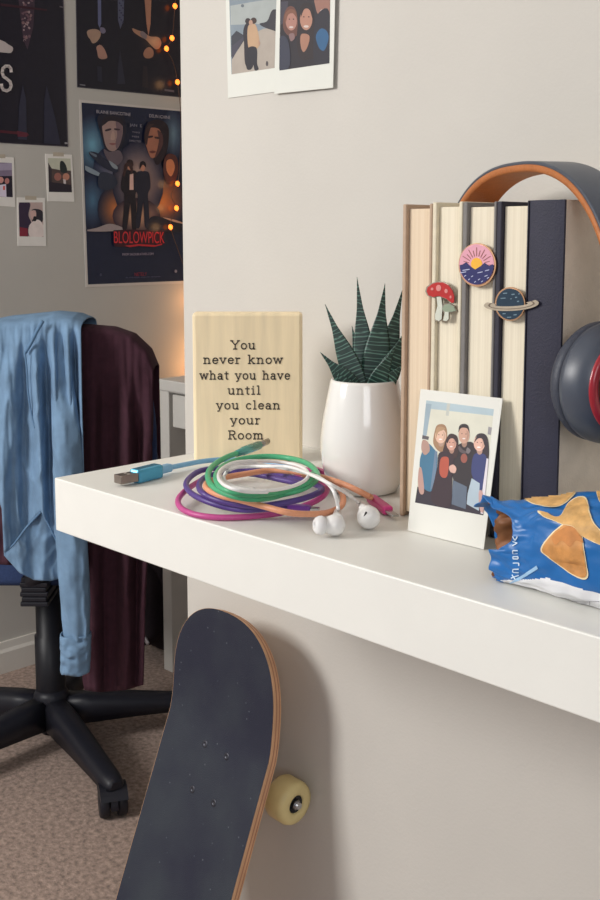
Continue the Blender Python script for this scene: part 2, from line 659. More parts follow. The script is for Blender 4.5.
def book(pxs, top, colour, label, pages, spine_out=False, cov_l=0.0028, cov_r=0.0028, d=BD, rough=0.6, board=None, recess=0.004):
    x0, x1 = bx(pxs[0]), bx(pxs[1])
    zt = bz(pxs[0], top)
    H = zt - SHELF_Z - 0.0006
    z0 = SHELF_Z + 0.0006
    t = thing('hardback_book', label, 'book', V(((x0 + x1) / 2, BY + d / 2, SHELF_Z)), 'hardbacks standing in a row on the shelf')
    mc = M(colour, rough, 0.06, 120, 0.15, 700)
    mats = [mc] + ([board] if board else [])
    g = 0.00025
    x0 += g; x1 -= g
    bm = new()
    W = x1 - x0
    if not spine_out:
        for xa, xb in ((x0, x0 + cov_l), (x1 - cov_r, x1)):
            box(bm, ((xa + xb) / 2, BY + d / 2 - 0.001, z0 + H / 2), (xb - xa, d - 0.002, H), bevel=min(0.0009, (xb - xa) * 0.4))
        # spine at the wall side, slightly rounded
        N = 8
        prof = [(x0 + W * i / N, BY + d - 0.004 + 0.006 * math.sin(PI * i / N)) for i in range(N + 1)]
        inner = [(x1 - 0.0005, BY + d - 0.0055), (x0 + 0.0005, BY + d - 0.0055)]
        prism(bm, [V((a, c, z0)) for a, c in prof + inner], (0, 0, H))
        build('cover', bm, mats, t)
        bm = new()
        box(bm, ((x0 + cov_l + x1 - cov_r) / 2, BY + recess + (d - recess - 0.007) / 2, z0 + H / 2), (W - cov_l - cov_r - 0.0004, d - recess - 0.007, H - 0.008), bevel=0.0006)
        build('page_block', bm, pages, t, label='cream page edges')
    else:
        N = 8
        # spine: gently rounded towards the room, wrapped at both edges
        prof = [(x0 + W * i / N, BY + 0.0016 * (1 - math.sin(PI * (0.06 + 0.88 * i / N)) ** 0.6)) for i in range(N + 1)]
        wrap = 0.0035
        prof += [(x1, BY + wrap), (x0, BY + wrap)]
        prism(bm, [V((a, c, z0)) for a, c in prof], (0, 0, H))
        box(bm, (x0 + cov_l / 2, BY + wrap + (d - wrap) / 2, z0 + H / 2), (cov_l, d - wrap, H), bevel=0.0006)
        build('spine', bm, mc, t, label='black cloth spine')
        bm = new()
        box(bm, (x1 - cov_r / 2, BY + wrap + (d - wrap) / 2 + 0.0002, z0 + H / 2), (cov_r, d - wrap, H), bevel=0.0007)
        build('front_board', bm, board, t, label='tan cloth front board')
        bm = new()
        box(bm, ((x0 + x1) / 2, BY + wrap + (d - wrap - 0.005) / 2, z0 + H / 2), (W - cov_l - cov_r - 0.0006, d - wrap - 0.006, H - 0.008))
        build('page_block', bm, pages, t)
    return x0, x1, zt


book((401.5, 431), 204.3, 'b79d86', 'beige-brown hardback at the plant end of the book row, fore-edge out', m_pages2, cov_l=0.0040, cov_r=0.0028)
book((431, 461), 202.3, 'ddd3bb', 'cream hardback behind the mushroom pin, fore-edge out', m_pages, cov_l=0.0042, cov_r=0.0034)
book((461, 494.7), 202.3, '7a7674', 'grey hardback behind the round sunset pin, fore-edge out', m_pages, cov_l=0.0045, cov_r=0.0024)
book((494.7, 526.8), 201.4, '2a2836', 'near-black hardback with cream fore-edge behind the planet pin', m_pages, cov_l=0.0047, cov_r=0.0012)
X5 = book((526.8, 561.6), 200.4, '262639', 'black-spined hardback with tan boards beside the headphones, spine out', m_pages,
          spine_out=True, board=M('d8cab9', 0.75, 0.05, 60, 0.3, 500))
BX0, BX1, BTOP = bx(401.5), X5[1], X5[2]

# ================================================================= enamel pins
gold = M('b58c6c', 0.3, 0.05, 50, metal=0.9)
steel = M('8d8378', 0.35, 0.05, 50, metal=0.8)
silver = M('c9c8c8', 0.25, 0.04, 60, metal=0.95)


def plate(bm, pts, depth, front, mat=0):
    """pixel outline on the book-row plane; depth thick, front metres before the books"""
    prism(bm, [hit(x, y, 'y', BY - front) for x, y in pts], (0, depth, 0), mat)


def ellp(cx, cy, rx, ry, n=28, a0=0, a1=360):
    full = abs(a1 - a0) >= 360
    return [(cx + rx * math.cos(math.radians(a0 + (a1 - a0) * i / (n if full else n - 1))), cy + ry * math.sin(math.radians(a0 + (a1 - a0) * i / (n if full else n - 1)))) for i in range(n)]


# sunset pin
pc0 = hit(477, 265, 'y', BY)
pin = thing('enamel_pin', 'round enamel pin with yellow sunrise, pink sky and navy mountains', 'pin', pc0, 'enamel pins on the books')
bm = new(); plate(bm, ellp(477.2, 265, 18.7, 21.8, 40), 0.0016, 0.0017)
build('rim', bm, gold, pin)
bm = new(); plate(bm, ellp(476.6, 264.5, 17.3, 20.4, 40), 0.0006, 0.0020)
build('sky', bm, M('e2a3b4', 0.25, 0.02, coat=0.6), pin, label='pink enamel sky')
bm = new(); plate(bm, ellp(476.5, 264, 5.6, 6.2, 24), 0.0007, 0.00225)
build('sun', bm, M('f2b63a', 0.25, 0.02, coat=0.6), pin, label='yellow enamel sun')
bm = new()
for i in range(13):
    a = math.radians(180 + i * 15)
    r0, r1 = 8.0, (13.5 if i % 2 else 16.0)
    cx, cy = 476.5, 265
    c, s = math.cos(a), math.sin(a)
    plate(bm, [(cx + c * r0 - s * 0.35, cy + s * r0 * 1.1 + c * 0.35), (cx + c * r1 - s * 0.35, cy + s * r1 * 1.1 + c * 0.35), (cx + c * r1 + s * 0.35, cy + s * r1 * 1.1 - c * 0.35), (cx + c * r0 + s * 0.35, cy + s * r0 * 1.1 - c * 0.35)], 0.0004, 0.00225)
build('rays', bm, M('8d5a55', 0.35, 0.03, metal=0.4), pin)
bm = new()
low = [p for p in ellp(476.6, 264.5, 17.0, 20.1, 24, 2, 178)]
plate(bm, low + [(462.5, 264.5), (466, 262.2), (470, 266), (475, 269.5), (480, 266.5), (484.5, 262.8), (489, 266), (492, 264.2)], 0.0007, 0.0024)
build('mountains', bm, M('2c2d63', 0.25, 0.03, coat=0.6), pin, label='navy enamel mountains')
bm = new()
for (x, y, l) in [(466, 269.5, 7), (463, 272, 6), (480, 272, 5), (487, 270, 4), (472, 276, 2), (479, 279, 2), (486, 275.5, 3), (469, 279, 1.6), (475, 281.5, 1.6), (482, 281, 1.6), (488, 277.5, 2), (465, 275.5, 2)]:
    plate(bm, [(x - l / 2, y + 0.5), (x + l / 2, y - 0.6), (x + l / 2, y + 0.2), (x - l / 2, y + 1.3)], 0.0003, 0.00265)
build('star_flecks', bm, M('b9bddc', 0.4, 0.03), pin)

# mushroom pin
pc1 = hit(441, 302, 'y', BY)
pin = thing('enamel_pin', 'red toadstool enamel pin with a white stem', 'pin', pc1, 'enamel pins on the books')
cap = [(426.5, 291.5), (427.5, 287.5), (432, 284), (437, 282.3), (443, 282.5), (448, 285), (452, 290), (454, 296), (453.8, 302.5), (451.5, 303), (446, 298.5), (439, 296), (433, 297), (428.5, 295.5)]
stem1 = [(436.5, 297), (441, 297), (442.3, 306), (441.5, 319), (439, 321), (435.2, 319.5), (435, 315), (437.5, 306)]
stem2 = [(444.5, 309), (448.5, 309), (448.5, 319), (446.5, 321), (443, 320.5), (444.5, 314)]
cap2 = [(441.5, 309), (444, 304.5), (449.5, 303.5), (454, 306.5), (456.2, 311), (451, 312.2), (444, 311.8)]


def grow(poly, f):
    cx = sum(p[0] for p in poly) / len(poly); cy = sum(p[1] for p in poly) / len(poly)
    return [(cx + (x - cx) * f, cy + (y - cy) * f) for x, y in poly]


bm = new()
for i, p in enumerate((cap, stem1, stem2, cap2)):
    plate(bm, grow(p, 1.09), 0.0014 + i * 0.00001, 0.0016 + i * 0.00002)
build('backing', bm, steel, pin)
bm = new(); plate(bm, cap, 0.0008, 0.0023)
build('cap', bm, M('b8302f', 0.22, 0.06, 200, coat=0.7), pin, label='red enamel cap')
bm = new()
for x, y, rx, ry in [(438.5, 288, 2.6, 3.2), (446, 291, 1.6, 2.2), (432, 289, 1.3, 1.4), (450.5, 297, 1.0, 1.5)]:
    plate(bm, ellp(x, y, rx, ry, 14), 0.0004, 0.0026)
build('spots', bm, M('d98a86', 0.25, 0.03, coat=0.6), pin)
bm = new(); plate(bm, stem1, 0.0006, 0.00195); plate(bm, stem2, 0.0006, 0.00198)
build('stem', bm, M('cfd2c4', 0.3, 0.04, coat=0.5), pin, label='white stem')
bm = new(); plate(bm, grow(cap2, 0.93), 0.0006, 0.0022)
build('small_cap', bm, M('8f9c86', 0.3, 0.05, coat=0.5), pin, label='grey-green small cap')

# planet pin
pc2 = hit(511, 304, 'y', BY)
pin = thing('enamel_pin', 'dark blue ringed planet enamel pin across the two dark books', 'pin', pc2, 'enamel pins on the books')
bm = new(); plate(bm, ellp(510, 304, 15.2, 17, 36), 0.0014, 0.0016)
build('rim', bm, gold, pin)
bm = new(); plate(bm, ellp(510, 304, 13.8, 15.6, 36), 0.0006, 0.0019)
build('globe', bm, M('25394a', 0.22, 0.10, 300, coat=0.7), pin, label='dark blue enamel globe')
bm = new()
for x, y, l, w2 in [(513, 294, 3, .8), (505, 293, 4, .6), (516, 297, 2, .8), (503, 298, 5, .5), (518, 301, 2, .8), (509, 317, 4, .6), (515, 314.5, 3, .7), (504, 313.5, 3, .5), (519, 293.5, 1.2, .8), (511, 298.5, 1.2, .7)]:
    plate(bm, [(x - l / 2, y), (x + l / 2, y - 0.4), (x + l / 2, y + w2), (x - l / 2, y + w2 + 0.3)], 0.0003, 0.00215)
build('cloud_flecks', bm, M('6d8796', 0.4, 0.05), pin)


def ringstrip(rx0, ry0, rx1, ry1, front, rot, n=44):
    bm = new()
    cx, cy = 511.3, 304.3
    c, s = math.cos(rot), math.sin(rot)
    for seg in range(n):
        aa, ab = (math.radians(-28 + 236 * i / n) for i in (seg, seg + 1))
        q = []
        for rx, ry, a in ((rx0, ry0, aa), (rx0, ry0, ab), (rx1, ry1, ab), (rx1, ry1, aa)):
            x, y = rx * math.cos(a), ry * math.sin(a)
            q.append((cx + x * c - y * s, cy + x * s + y * c))
        plate(bm, q, 0.0005, front)
    return bm


build('ring', ringstrip(27.4, 6.6, 16.5, 2.0, 0.0024, -0.05), M('a99c8a', 0.35, 0.1, 200, metal=0.5), pin, label='bronze ring')
build('ring_groove', ringstrip(23.2, 4.9, 21.6, 4.2, 0.0026, -0.05), M('6a5d50', 0.4, 0.1, metal=0.5), pin)

# ================================================================= headphones
ANG = math.radians(18)
EX = V((math.cos(ANG), -math.sin(ANG), 0))       # towards the room-side cup
EW = V((math.sin(ANG), math.cos(ANG), 0))        # across the band
CUP_Z = hit(594, 380, 'y', BY + 0.018).z
padR = V((BX1 + 0.0165, BY + 0.018, CUP_Z))
padL = V((BX0 - 0.0012, BY + 0.116, CUP_Z))
EXC = EX                                          # axis of the room-side cup
EX = (padR - padL).normalized(); span = (padR - padL).length
EW = V((-EX.y, EX.x, 0))
mid = (padR + padL) / 2 - EX * 0.004
hp = thing('headphones', 'dark slate over-ear headphones with tan lined band clamped over the books', 'headphones', V((mid.x, mid.y, SHELF_Z)))
m_slate = M('474d59', 0.38, 0.05, 80, spec=0.5)
m_pad = M('3e424e', 0.5, 0.06, 150, 0.2, 500)
m_tan = M('b06a38', 0.5, 0.08, 120, 0.25, 500)
APEX = hit(517, 164.5, 'x', mid.x).z
hh = APEX - CUP_Z + 0.003
half = span / 2 + 0.072


def arch(off, n=64, a0=8, a1=172):
    pts, fr = [], []
    for i in range(n + 1):
        a = math.radians(a0 + (a1 - a0) * i / n)
        p = 2.45
        ca, sa = math.cos(a), math.sin(a)
        x = math.copysign(abs(ca) ** (2 / p), ca) * (half - off)
        z = abs(sa) ** (2 / p) * (hh - off)
        nx, nz = math.copysign(abs(x / half) ** (p - 1), x) / half, abs(z / hh) ** (p - 1) / hh
        nv = (EX * nx + UP * nz).normalized()
        pts.append(V((mid.x, mid.y, CUP_Z)) + EX * x + UP * z)
        fr.append((EW, nv))
    return pts, fr


def rrect(w, t, r, n=4):
    out = []
    for cx, cy, a in ((w / 2 - r, t / 2 - r, 0), (-w / 2 + r, t / 2 - r, 90), (-w / 2 + r, -t / 2 + r, 180), (w / 2 - r, -t / 2 + r, 270)):
        for i in range(n + 1):
            an = math.radians(a + 90 * i / n)
            out.append((cx + r * math.cos(an), cy + r * math.sin(an)))
    return out


bm = new(); p_, f_ = arch(0.002, a0=6, a1=174)
sweep(bm, p_, f_, rrect(0.0345, 0.0034, 0.0015))
build('headband', bm, m_slate, hp)
bm = new(); p_, f_ = arch(0.0058, a0=16, a1=164)
sweep(bm, p_, f_, rrect(0.0362, 0.0068, 0.003))
build('band_lining', bm, m_tan, hp, label='tan leather band lining')
for side, P, ax in ((1, padR, EXC), (-1, padL, V((-1, 0, 0)))):
    R = 0.0465
    shell = new()
    lathe(shell, P, ax, [(0.0, 0.017), (0.040, 0.017), (R * 0.985, 0.018), (R * 0.985, 0.022), (0.043, 0.033), (0.0385, 0.0395), (0.034, 0.0415), (0.0, 0.0418)], 56)
    cup = build('ear_cup', shell, m_slate, hp)
    bm = new()
    lathe(bm, P, ax, [(0.021, 0.0165), (0.021, 0.006), (0.026, 0.0012), (0.034, 0.0004), (0.0415, 0.003), (0.0455, 0.009), (0.0455, 0.0145), (0.043, 0.0168), (0.021, 0.0168)], 56)
    build('cushion', bm, m_pad, cup)
    bm = new(); lathe(bm, P, ax, [(0.0372, 0.0390), (0.0378, 0.0422), (0.034, 0.0435), (0.0315, 0.0435), (0.031, 0.0405)], 56)
    build('accent_ring', bm, M('a1222f', 0.3, 0.04, coat=0.4), cup, label='red accent ring')
    bm = new(); lathe(bm, P, ax, [(0.0295, 0.0405), (0.0292, 0.0438), (0.0275, 0.0445), (0.027, 0.0405)], 56)
    build('copper_ring', bm, M('b07a66', 0.3, 0.04, metal=0.8), cup, label='copper trim ring')
    bm = new(); lathe(bm, P, ax, [(0.0, 0.041), (0.026, 0.041), (0.0265, 0.0435), (0.022, 0.0455), (0.0, 0.046)], 48)
    build('cup_plate', bm, m_slate, cup)
    bm = new()      # yoke from the band end to the cup
    q = V((mid.x, mid.y, CUP_Z)) + EX * (side * (half - 0.003)) + UP * 0.02
    tube(bm, [q + UP * 0.03, q + UP * 0.008, q - UP * 0.012 - EX * (side * 0.006), q - UP * 0.020 - EX * (side * 0.018)], [0.0055, 0.006, 0.006, 0.005], 12, sx=1.4)
    build('yoke', bm, m_slate, hp)

# ================================================================= leaning instant photo
pbl = hit(408, 530.5, 'z', SHELF_Z + 0.0004)
nf = V((0, -1, 0))
a_top = hit(421, 389, 'y', BY - 0.0022)
up_l = V((0, a_top.y - pbl.y, a_top.z - pbl.z)).normalized()
n_l = V((1, 0, 0)).cross(up_l).normalized()
if n_l.y > 0: n_l = -n_l
lp = thing('instant_photo', 'white-bordered instant photo of four friends leaning against the books', 'photo', pbl)
corners = [(408, 530.5), (421, 389), (503, 398.5), (484.5, 546.5)]
pl = [hitp(x, y, pbl, n_l) for x, y in corners]
# keep the bottom edge on the shelf
pl[3] = V((pl[3].x, pbl.y, pbl.z)); pl[0] = pbl
bm = new(); prism(bm, pl, n_l * 0.0006)
build('photo_card', bm, M('e2e1da', 0.65, 0.01, spec=0.2), lp)
P = Pic(pbl + n_l * 0.0006, n_l, 1.0, 0.6, 0.00001)
Zx = lambda x: 410 + x / 6.0
Zy = lambda y: 385 + y / 6.0


def z(pts): return [(Zx(x), Zy(y)) for x, y in pts]


P.poly(z([(98, 92), (503, 145), (440, 782), (30, 705)]), (214, 212, 196))
P.poly(z([(98, 92), (503, 145), (500, 185), (94, 140)]), (172, 190, 198))
P.poly(z([(96, 110), (130, 115), (100, 300), (74, 330)]), (150, 168, 180))
P.poly(z([(222, 110), (242, 112), (232, 185), (215, 183)]), (190, 192, 184))
P.poly(z([(470, 250), (492, 255), (485, 300), (466, 296)]), (150, 146, 150))
P.poly(z([(70, 300), (115, 310), (110, 330), (70, 322)]), (90, 84, 88))
# dark zone of the picture (dark clothing at the bottom)
P.poly(z([(45, 610), (120, 620), (350, 690), (442, 740), (440, 782), (30, 705)]), (46, 38, 52))
# woman in teal
P.smooth(z([(165, 240), (205, 238), (222, 270), (222, 330), (205, 400), (170, 395), (140, 350), (148, 280)]), (158, 122, 92))
P.smooth(z([(105, 350), (150, 390), (165, 420), (160, 520), (140, 610), (118, 640), (70, 600), (58, 480), (70, 410)]), (62, 112, 142))
P.poly(z([(150, 395), (165, 400), (150, 600), (122, 632)]), (106, 126, 150))
P.smooth(z([(78, 330), (110, 345), (118, 395), (88, 420), (68, 380)]), (176, 140, 128))
P.smooth(z([(55, 500), (72, 510), (85, 640), (60, 650), (48, 580)]), (186, 146, 136))
P.ell(Zx(187), Zy(347), 2.75, 3.85, (177, 145, 128))
P.ell(Zx(185), Zy(305), 5.50, 7.56, (222, 182, 160))
P.smooth(z([(200,279),(215,305),(200,338),(203,305)]), (195, 160, 140))
P.smooth(z([(160, 262), (186, 250), (214, 262), (200, 270), (170, 285), (158, 320)]), (178, 142, 108))
P.ell(Zx(184), Zy(326), 10 / 6, 4 / 6, (242, 232, 228))
P.ell(Zx(174), Zy(298), 3 / 6, 3 / 6, (70, 52, 50)); P.ell(Zx(196), Zy(300), 3 / 6, 3 / 6, (70, 52, 50))
# man in black hoodie
P.smooth(z([(290, 360), (330, 345), (375, 345), (405, 400), (395, 520), (350, 610), (270, 590), (250, 480), (262, 410)]), (44, 36, 42))
P.poly(z([(258, 570), (345, 612), (335, 745), (250, 715)]), (92, 104, 122))
P.poly(z([(345, 560), (360, 590), (345, 700), (338, 690)]), (40, 34, 42))
P.ell(Zx(325), Zy(440), 20 / 6, 28 / 6, (150, 84, 72))
P.ell(Zx(327), Zy(348), 2.75, 4.40, (163, 128, 112))
P.ell(Zx(325), Zy(300), 5.50, 8.64, (204, 160, 140))
P.smooth(z([(340,271),(355,300),(340,338),(343,300)]), (179, 140, 123))
P.smooth(z([(292, 285), (298, 245), (325, 233), (350, 245), (358, 290), (345, 262), (318, 256), (302, 264)]), (44, 36, 40))
P.ell(Zx(324), Zy(322), 9 / 6, 4 / 6, (238, 226, 220))
P.ell(Zx(313), Zy(292), 3 / 6, 3 / 6, (56, 42, 42)); P.ell(Zx(337), Zy(294), 3 / 6, 3 / 6, (56, 42, 42))
P.smooth(z([(296, 365), (318, 388), (340, 400), (335, 412), (306, 405), (292, 385)]), (92, 80, 84))
P.smooth(z([(345, 375), (365, 392), (352, 412), (338, 402)]), (120, 112, 116))
# woman in dark red-brown
P.smooth(z([(235, 298), (265, 295), (288, 320), (290, 400), (270, 440), (200, 430), (210, 350)]), (60, 38, 40))
P.smooth(z([(175, 410), (230, 400), (262, 430), (255, 560), (240, 730), (130, 695), (150, 560), (165, 490)]), (52, 34, 44))
P.smooth(z([(185, 445), (215, 430), (235, 450), (225, 545), (195, 555), (178, 520)]), (180, 82, 62))
P.ell(Zx(252), Zy(390), 2.48, 3.67, (169, 128, 113))
P.ell(Zx(250), Zy(350), 4.95, 7.20, (212, 160, 142))
P.smooth(z([(263,326),(277,350),(263,382),(266,350)]), (186, 140, 124))
P.ell(Zx(249), Zy(370), 9 / 6, 4 / 6, (240, 226, 222))
P.ell(Zx(240), Zy(344), 3 / 6, 3 / 6, (56, 40, 42)); P.ell(Zx(260), Zy(346), 3 / 6, 3 / 6, (56, 40, 42))
P.smooth(z([(222, 330), (245, 305), (272, 315), (282, 350), (262, 322), (240, 325), (226, 350)]), (58, 38, 42))
P.smooth(z([(238, 488), (262, 478), (280, 500), (272, 528), (250, 525), (238, 510)]), (214, 172, 158))
# woman in navy
P.smooth(z([(395, 310), (425, 290), (460, 305), (474, 370), (470, 450), (440, 480), (400, 430), (380, 380)]), (48, 36, 46))
P.smooth(z([(385, 420), (430, 410), (462, 440), (450, 560), (425, 640), (380, 560), (370, 500)]), (52, 60, 112))
P.poly(z([(372, 560), (420, 590), (415, 755), (342, 715), (348, 650)]), (172, 188, 200))
P.poly(z([(462, 440), (492, 450), (455, 780), (425, 770), (440, 600)]), (222, 214, 222))
P.smooth(z([(415, 640), (440, 650), (442, 760), (420, 745)]), (196, 156, 150))
P.ell(Zx(420), Zy(394), 2.84, 4.03, (179, 142, 128))
P.ell(Zx(418), Zy(350), 5.68, 7.92, (224, 178, 160))
P.smooth(z([(433,323),(449,350),(433,385),(437,350)]), (197, 156, 140))
P.smooth(z([(388, 345), (405, 306), (435, 300), (455, 335), (452, 370), (436, 325), (410, 322)]), (48, 36, 46))
P.ell(Zx(415), Zy(374), 11 / 6, 5 / 6, (246, 236, 232))
P.ell(Zx(406), Zy(344), 3 / 6, 3 / 6, (60, 44, 46)); P.ell(Zx(430), Zy(346), 3 / 6, 3 / 6, (60, 44, 46))
P.build('picture', lp)

# ================================================================= cables
def sh(px, py, h):
    return hit(px, py, 'z', SHELF_Z + h)


def path(pts, h):
    out = []
    for p in pts:
        out.append(sh(p[0], p[1], p[2] if len(p) > 2 else h))
    return catmull(out, 7)


placed = []          # (point, radius) of the cords already lying on the shelf


def blocked(p, r, own):
    if (V((p.x, p.y)) - V((pc.x, pc.y))).length < 0.0424 + r + .0003 and p.z < SHELF_Z + HP:
        return True
    q = p - CAM
    if q.dot(E_F) > dsign - r - .0004 and (bl - CAM).dot(E_R) - r < q.dot(E_R) < (br - CAM).dot(E_R) + r and p.z < tl.z:
        return True
    for o_, ro in placed:
        if abs(o_.z - p.z) < r + ro and (o_ - p).length_squared < (r + ro + .0002) ** 2:
            return True
    for o_ in own:
        if (o_ - p).length_squared < (2 * r) ** 2:
            return True
    return False


def cord(name, pts, h, r, mat, parent):
    """lay a cord along its drawn course; where it meets something already lying there it rides over it"""
    q = catmull([V((p[0], p[1], (p[2] if len(p) > 2 else h) * 1000)) for p in pts], 9)
    n = len(q)
    hs = [max(p.z / 1000, r + .0003) for p in q]
    for it in range(10):
        pos = []
        for i, p in enumerate(q):
            for _ in range(50):
                w3 = sh(p.x, p.y, hs[i])
                if not blocked(w3, r + .0002, pos[:-9]):
                    break
                hs[i] += .0005
            pos.append(w3)
        if it == 9:
            break
        mxs = [max(hs[max(0, i - 2):i + 3]) for i in range(n)]
        sm = [sum(mxs[max(0, i - 3):i + 4]) / len(mxs[max(0, i - 3):i + 4]) for i in range(n)]
        hs = [hs[0]] + sm[1:-1] + [hs[-1]]
    for a_, b_ in zip(pos, pos[1:]):
        for k in range(3):
            placed.append((a_.lerp(b_, k / 3), r))
    bm = new(); tube(bm, pos, r, 12)
    return build(name, bm, mat, parent)


def boxalong(bm, a, c, w, t, bevel=0.0006, roll=None, shift=0.0):
    """box from a to c, w wide (level) and t thick"""
    a, c = V(a), V(c)
    ax = (c - a); L = ax.length; ax.normalize()
    sd = UP.cross(ax).normalized(); u2 = ax.cross(sd)
    m = Matrix((ax, sd, u2)).transposed()
    box(bm, (a + c) / 2 + u2 * shift, (L, w, t), m, bevel)


CR = 0.0027
# blue cable with USB plug
t = thing('charging_cable', 'blue charging cable with a large metal plug lying towards the shelf end', 'cable', sh(150, 477, 0))
mb = M('7fb4d8', 0.4, 0.05, 200)
cord('cord', [(166, 468.5, .0062), (180, 465.5, .0045), (205, 461, .003), (230, 459.5, .003), (262, 462, .003), (292, 468, .003), (304, 475, .003), (313, 479, .003), (320, 482.8, .0035)], .003, CR, mb, t)
A0, A1, A2, A3 = sh(117.5, 479.5, .0074), sh(134, 476.5, .0074), sh(159, 470.2, .0074), sh(170, 467.4, .0066)
bm = new(); boxalong(bm, A1, A2, 0.0145, 0.0145, 0.003)
g = build('plug_body', bm, M('4f9ec0', 0.25, 0.06, 100, metal=0.55), t, label='metallic blue plug body')
bm = new(); boxalong(bm, A0, A1 + (A1 - A0) * 0.05, 0.0128, 0.0085, 0.0006)
boxalong(bm, A0 + (A1 - A0) * 0.3 , A0 + (A1 - A0) * 0.42, 0.0022, 0.0089, 0.0002)
mt = build('plug_metal', bm, M('8a7f78', 0.3, 0.06, 80, metal=0.8), g, label='bare metal plug')
bm = new()
for k in (-1, 1):
    c0 = A0 + (A1 - A0) * 0.5 + UP.cross((A1 - A0).normalized()).normalized() * (0.0028 * k)
    boxalong(bm, c0, c0 + (A1 - A0) * 0.14, 0.0024, 0.0089, 0.0002)
build('plug_window', bm, M('d8cec4', 0.5), g)
bm = new(); boxalong(bm, A2 - (A2 - A1) * 0.04, A3, 0.0085, 0.0085, 0.002)
build('strain_relief', bm, mb, t)
bm = new(); boxalong(bm, sh(319, 482.2, .004), sh(327, 486.4, .004), 0.0065, 0.006, 0.0015)
build('end_sleeve', bm, M('3f7fc4', 0.35, 0.05), t)

# magenta cable
t = thing('charging_cable', 'magenta cable forming the widest outer loop of the coil', 'cable', sh(230, 510, 0))
cord('cord', [(318, 471, .009), (305, 470, .009), (275, 467, .0085), (245, 467.5, .0085), (215, 474, .0085), (195, 484, .006), (182, 494, .003), (178, 502, .0028), (183, 509.5, .0028), (197, 515, .0028), (220, 517.5, .0028), (250, 516.5, .0028), (280, 513, .0028), (304, 506, .0028), (322, 497, .003), (327, 487, .0035), (316, 479, .003), (296, 474.5, .003)], .003, CR, M('c2508f', 0.4, 0.05, 200), t)
bm = new(); boxalong(bm, sh(314, 469.5, .009), sh(325, 473.5, .009), 0.0075, 0.006, 0.0015)
build('plug_body', bm, M('b8467f', 0.35, 0.05), t)

# purple cable
mpu = M('584288', 0.4, 0.05, 200)
t = thing('charging_cable', 'purple cable coiled twice with its plug at the front of the coil', 'cable', sh(300, 508, 0))
cord('cord', [(286, 507, .0098), (270, 508.5, .0085), (247, 510, .0085), (227, 507.5, .0085), (206, 501, .0085), (191, 493, .0085), (186, 484, .0085), (193, 475, .0115), (206, 469.5, .0135), (232, 468, .0135), (258, 470, .0135), (284, 475.5, .0115), (308, 482, .0085), (322, 489, .0085), (308, 497, .0085), (280, 503.5, .0115), (252, 506, .0135), (225, 502, .0135), (205, 494.5, .0135), (199, 486, .0135), (206, 477, .015), (228, 472.5, .017), (255, 474.5, .0165), (285, 480.5, .013), (303, 484, .012)], .007, CR, mpu, t)
bm = new(); boxalong(bm, sh(285, 506.8, .0098), sh(311, 509, .0092), 0.0085, 0.006, 0.0018)
g = build('plug_body', bm, M('7a3fa0', 0.35, 0.05), t)
bm = new(); boxalong(bm, sh(310.5, 509, .0092), sh(319.5, 509.6, .0090), 0.0082, 0.003, 0.0008)
build('plug_metal', bm, silver, g, label='silver plug tip')

# orange cable with pink plug
t = thing('charging_cable', 'orange cable ending in a pink plug beside the white pot', 'cable', sh(378, 505, 0))
mo = M('e6a07c', 0.4, 0.05, 200)
cord('cord', [(303, 475, .003), (322, 478, .003), (337, 486, .003), (343, 497, .003), (341, 506, .003), (328, 512.5, .0028), (308, 514, .003), (288, 512.5, .0085), (266, 507, .015), (242, 500.5, .0185), (222, 496, .0185), (208, 489.5, .0185), (207, 483, .0185), (222, 478, .0205), (248, 473.5, .022), (270, 470.5, .021), (292, 471.5, .017), (312, 475, .0165), (330, 479.5, .0155), (348, 486, .0135), (362, 492.8, .0080), (371, 497.5, .0048)], .006, CR, mo, t)
a, c = sh(371, 498, .0048), sh(388.5, 511, .0048)
bm = new(); boxalong(bm, a, c, 0.0095, 0.0075, 0.002)
g = build('plug_body', bm, M('cc3f80', 0.3, 0.05), t, label='pink plug body')
bm = new(); boxalong(bm, c - (c - a) * 0.02, sh(395.5, 516, .0045), 0.0066, 0.0022, 0.0006)
build('plug_metal', bm, silver, g, label='silver plug tip')
bm = new(); tube(bm, [sh(364, 494, .0072), sh(372, 498.5, .0050)], [0.0026, 0.0034], 12)
build('strain_relief', bm, mo, t)

# green cable
mg = M('4fae7e', 0.4, 0.05, 200)
t = thing('charging_cable', 'green cable looped on top of the coil, its plug raised against the wooden block', 'cable', sh(262, 490, 0))
gp = [(238, 453, .030), (226, 457.5, .026), (214, 465, .023), (208, 474, .0215), (211, 484.5, .0215), (223, 492.5, .0225), (243, 498, .0225), (264, 498.5, .0215), (284, 494, .018), (302, 489, .0155), (315, 481, .0135), (317, 473, .018), (308, 464, .022), (293, 459, .024), (272, 456.5, .026), (252, 457.5, .027), (234, 461, .028), (221, 468, .027), (216, 477, .0265), (220, 486, .0265), (232, 492, .0275), (252, 494.5, .0275), (275, 492.5, .0255), (296, 487, .0215), (310, 480, .0205), (313, 474, .021)]
cord('cord', gp, .012, CR, mg, t)
a, c, e2 = sh(236.5, 453.6, .030), sh(259, 445.2, .030), sh(268, 441.2, .030)
bm = new(); tube(bm, [a, a + (c - a) * .25, a + (c - a) * .3, c], [0.0033, 0.0038, 0.0046, 0.0045], 14)
g = build('plug_body', bm, M('5ea39b', 0.25, 0.06, metal=0.4), t, label='teal metallic plug body')
bm = new(); tube(bm, [c, e2], 0.0034, 12, sx=0.8)
build('plug_metal', bm, M('a39c96', 0.3, 0.05, metal=0.85), g, label='grey metal plug tip')

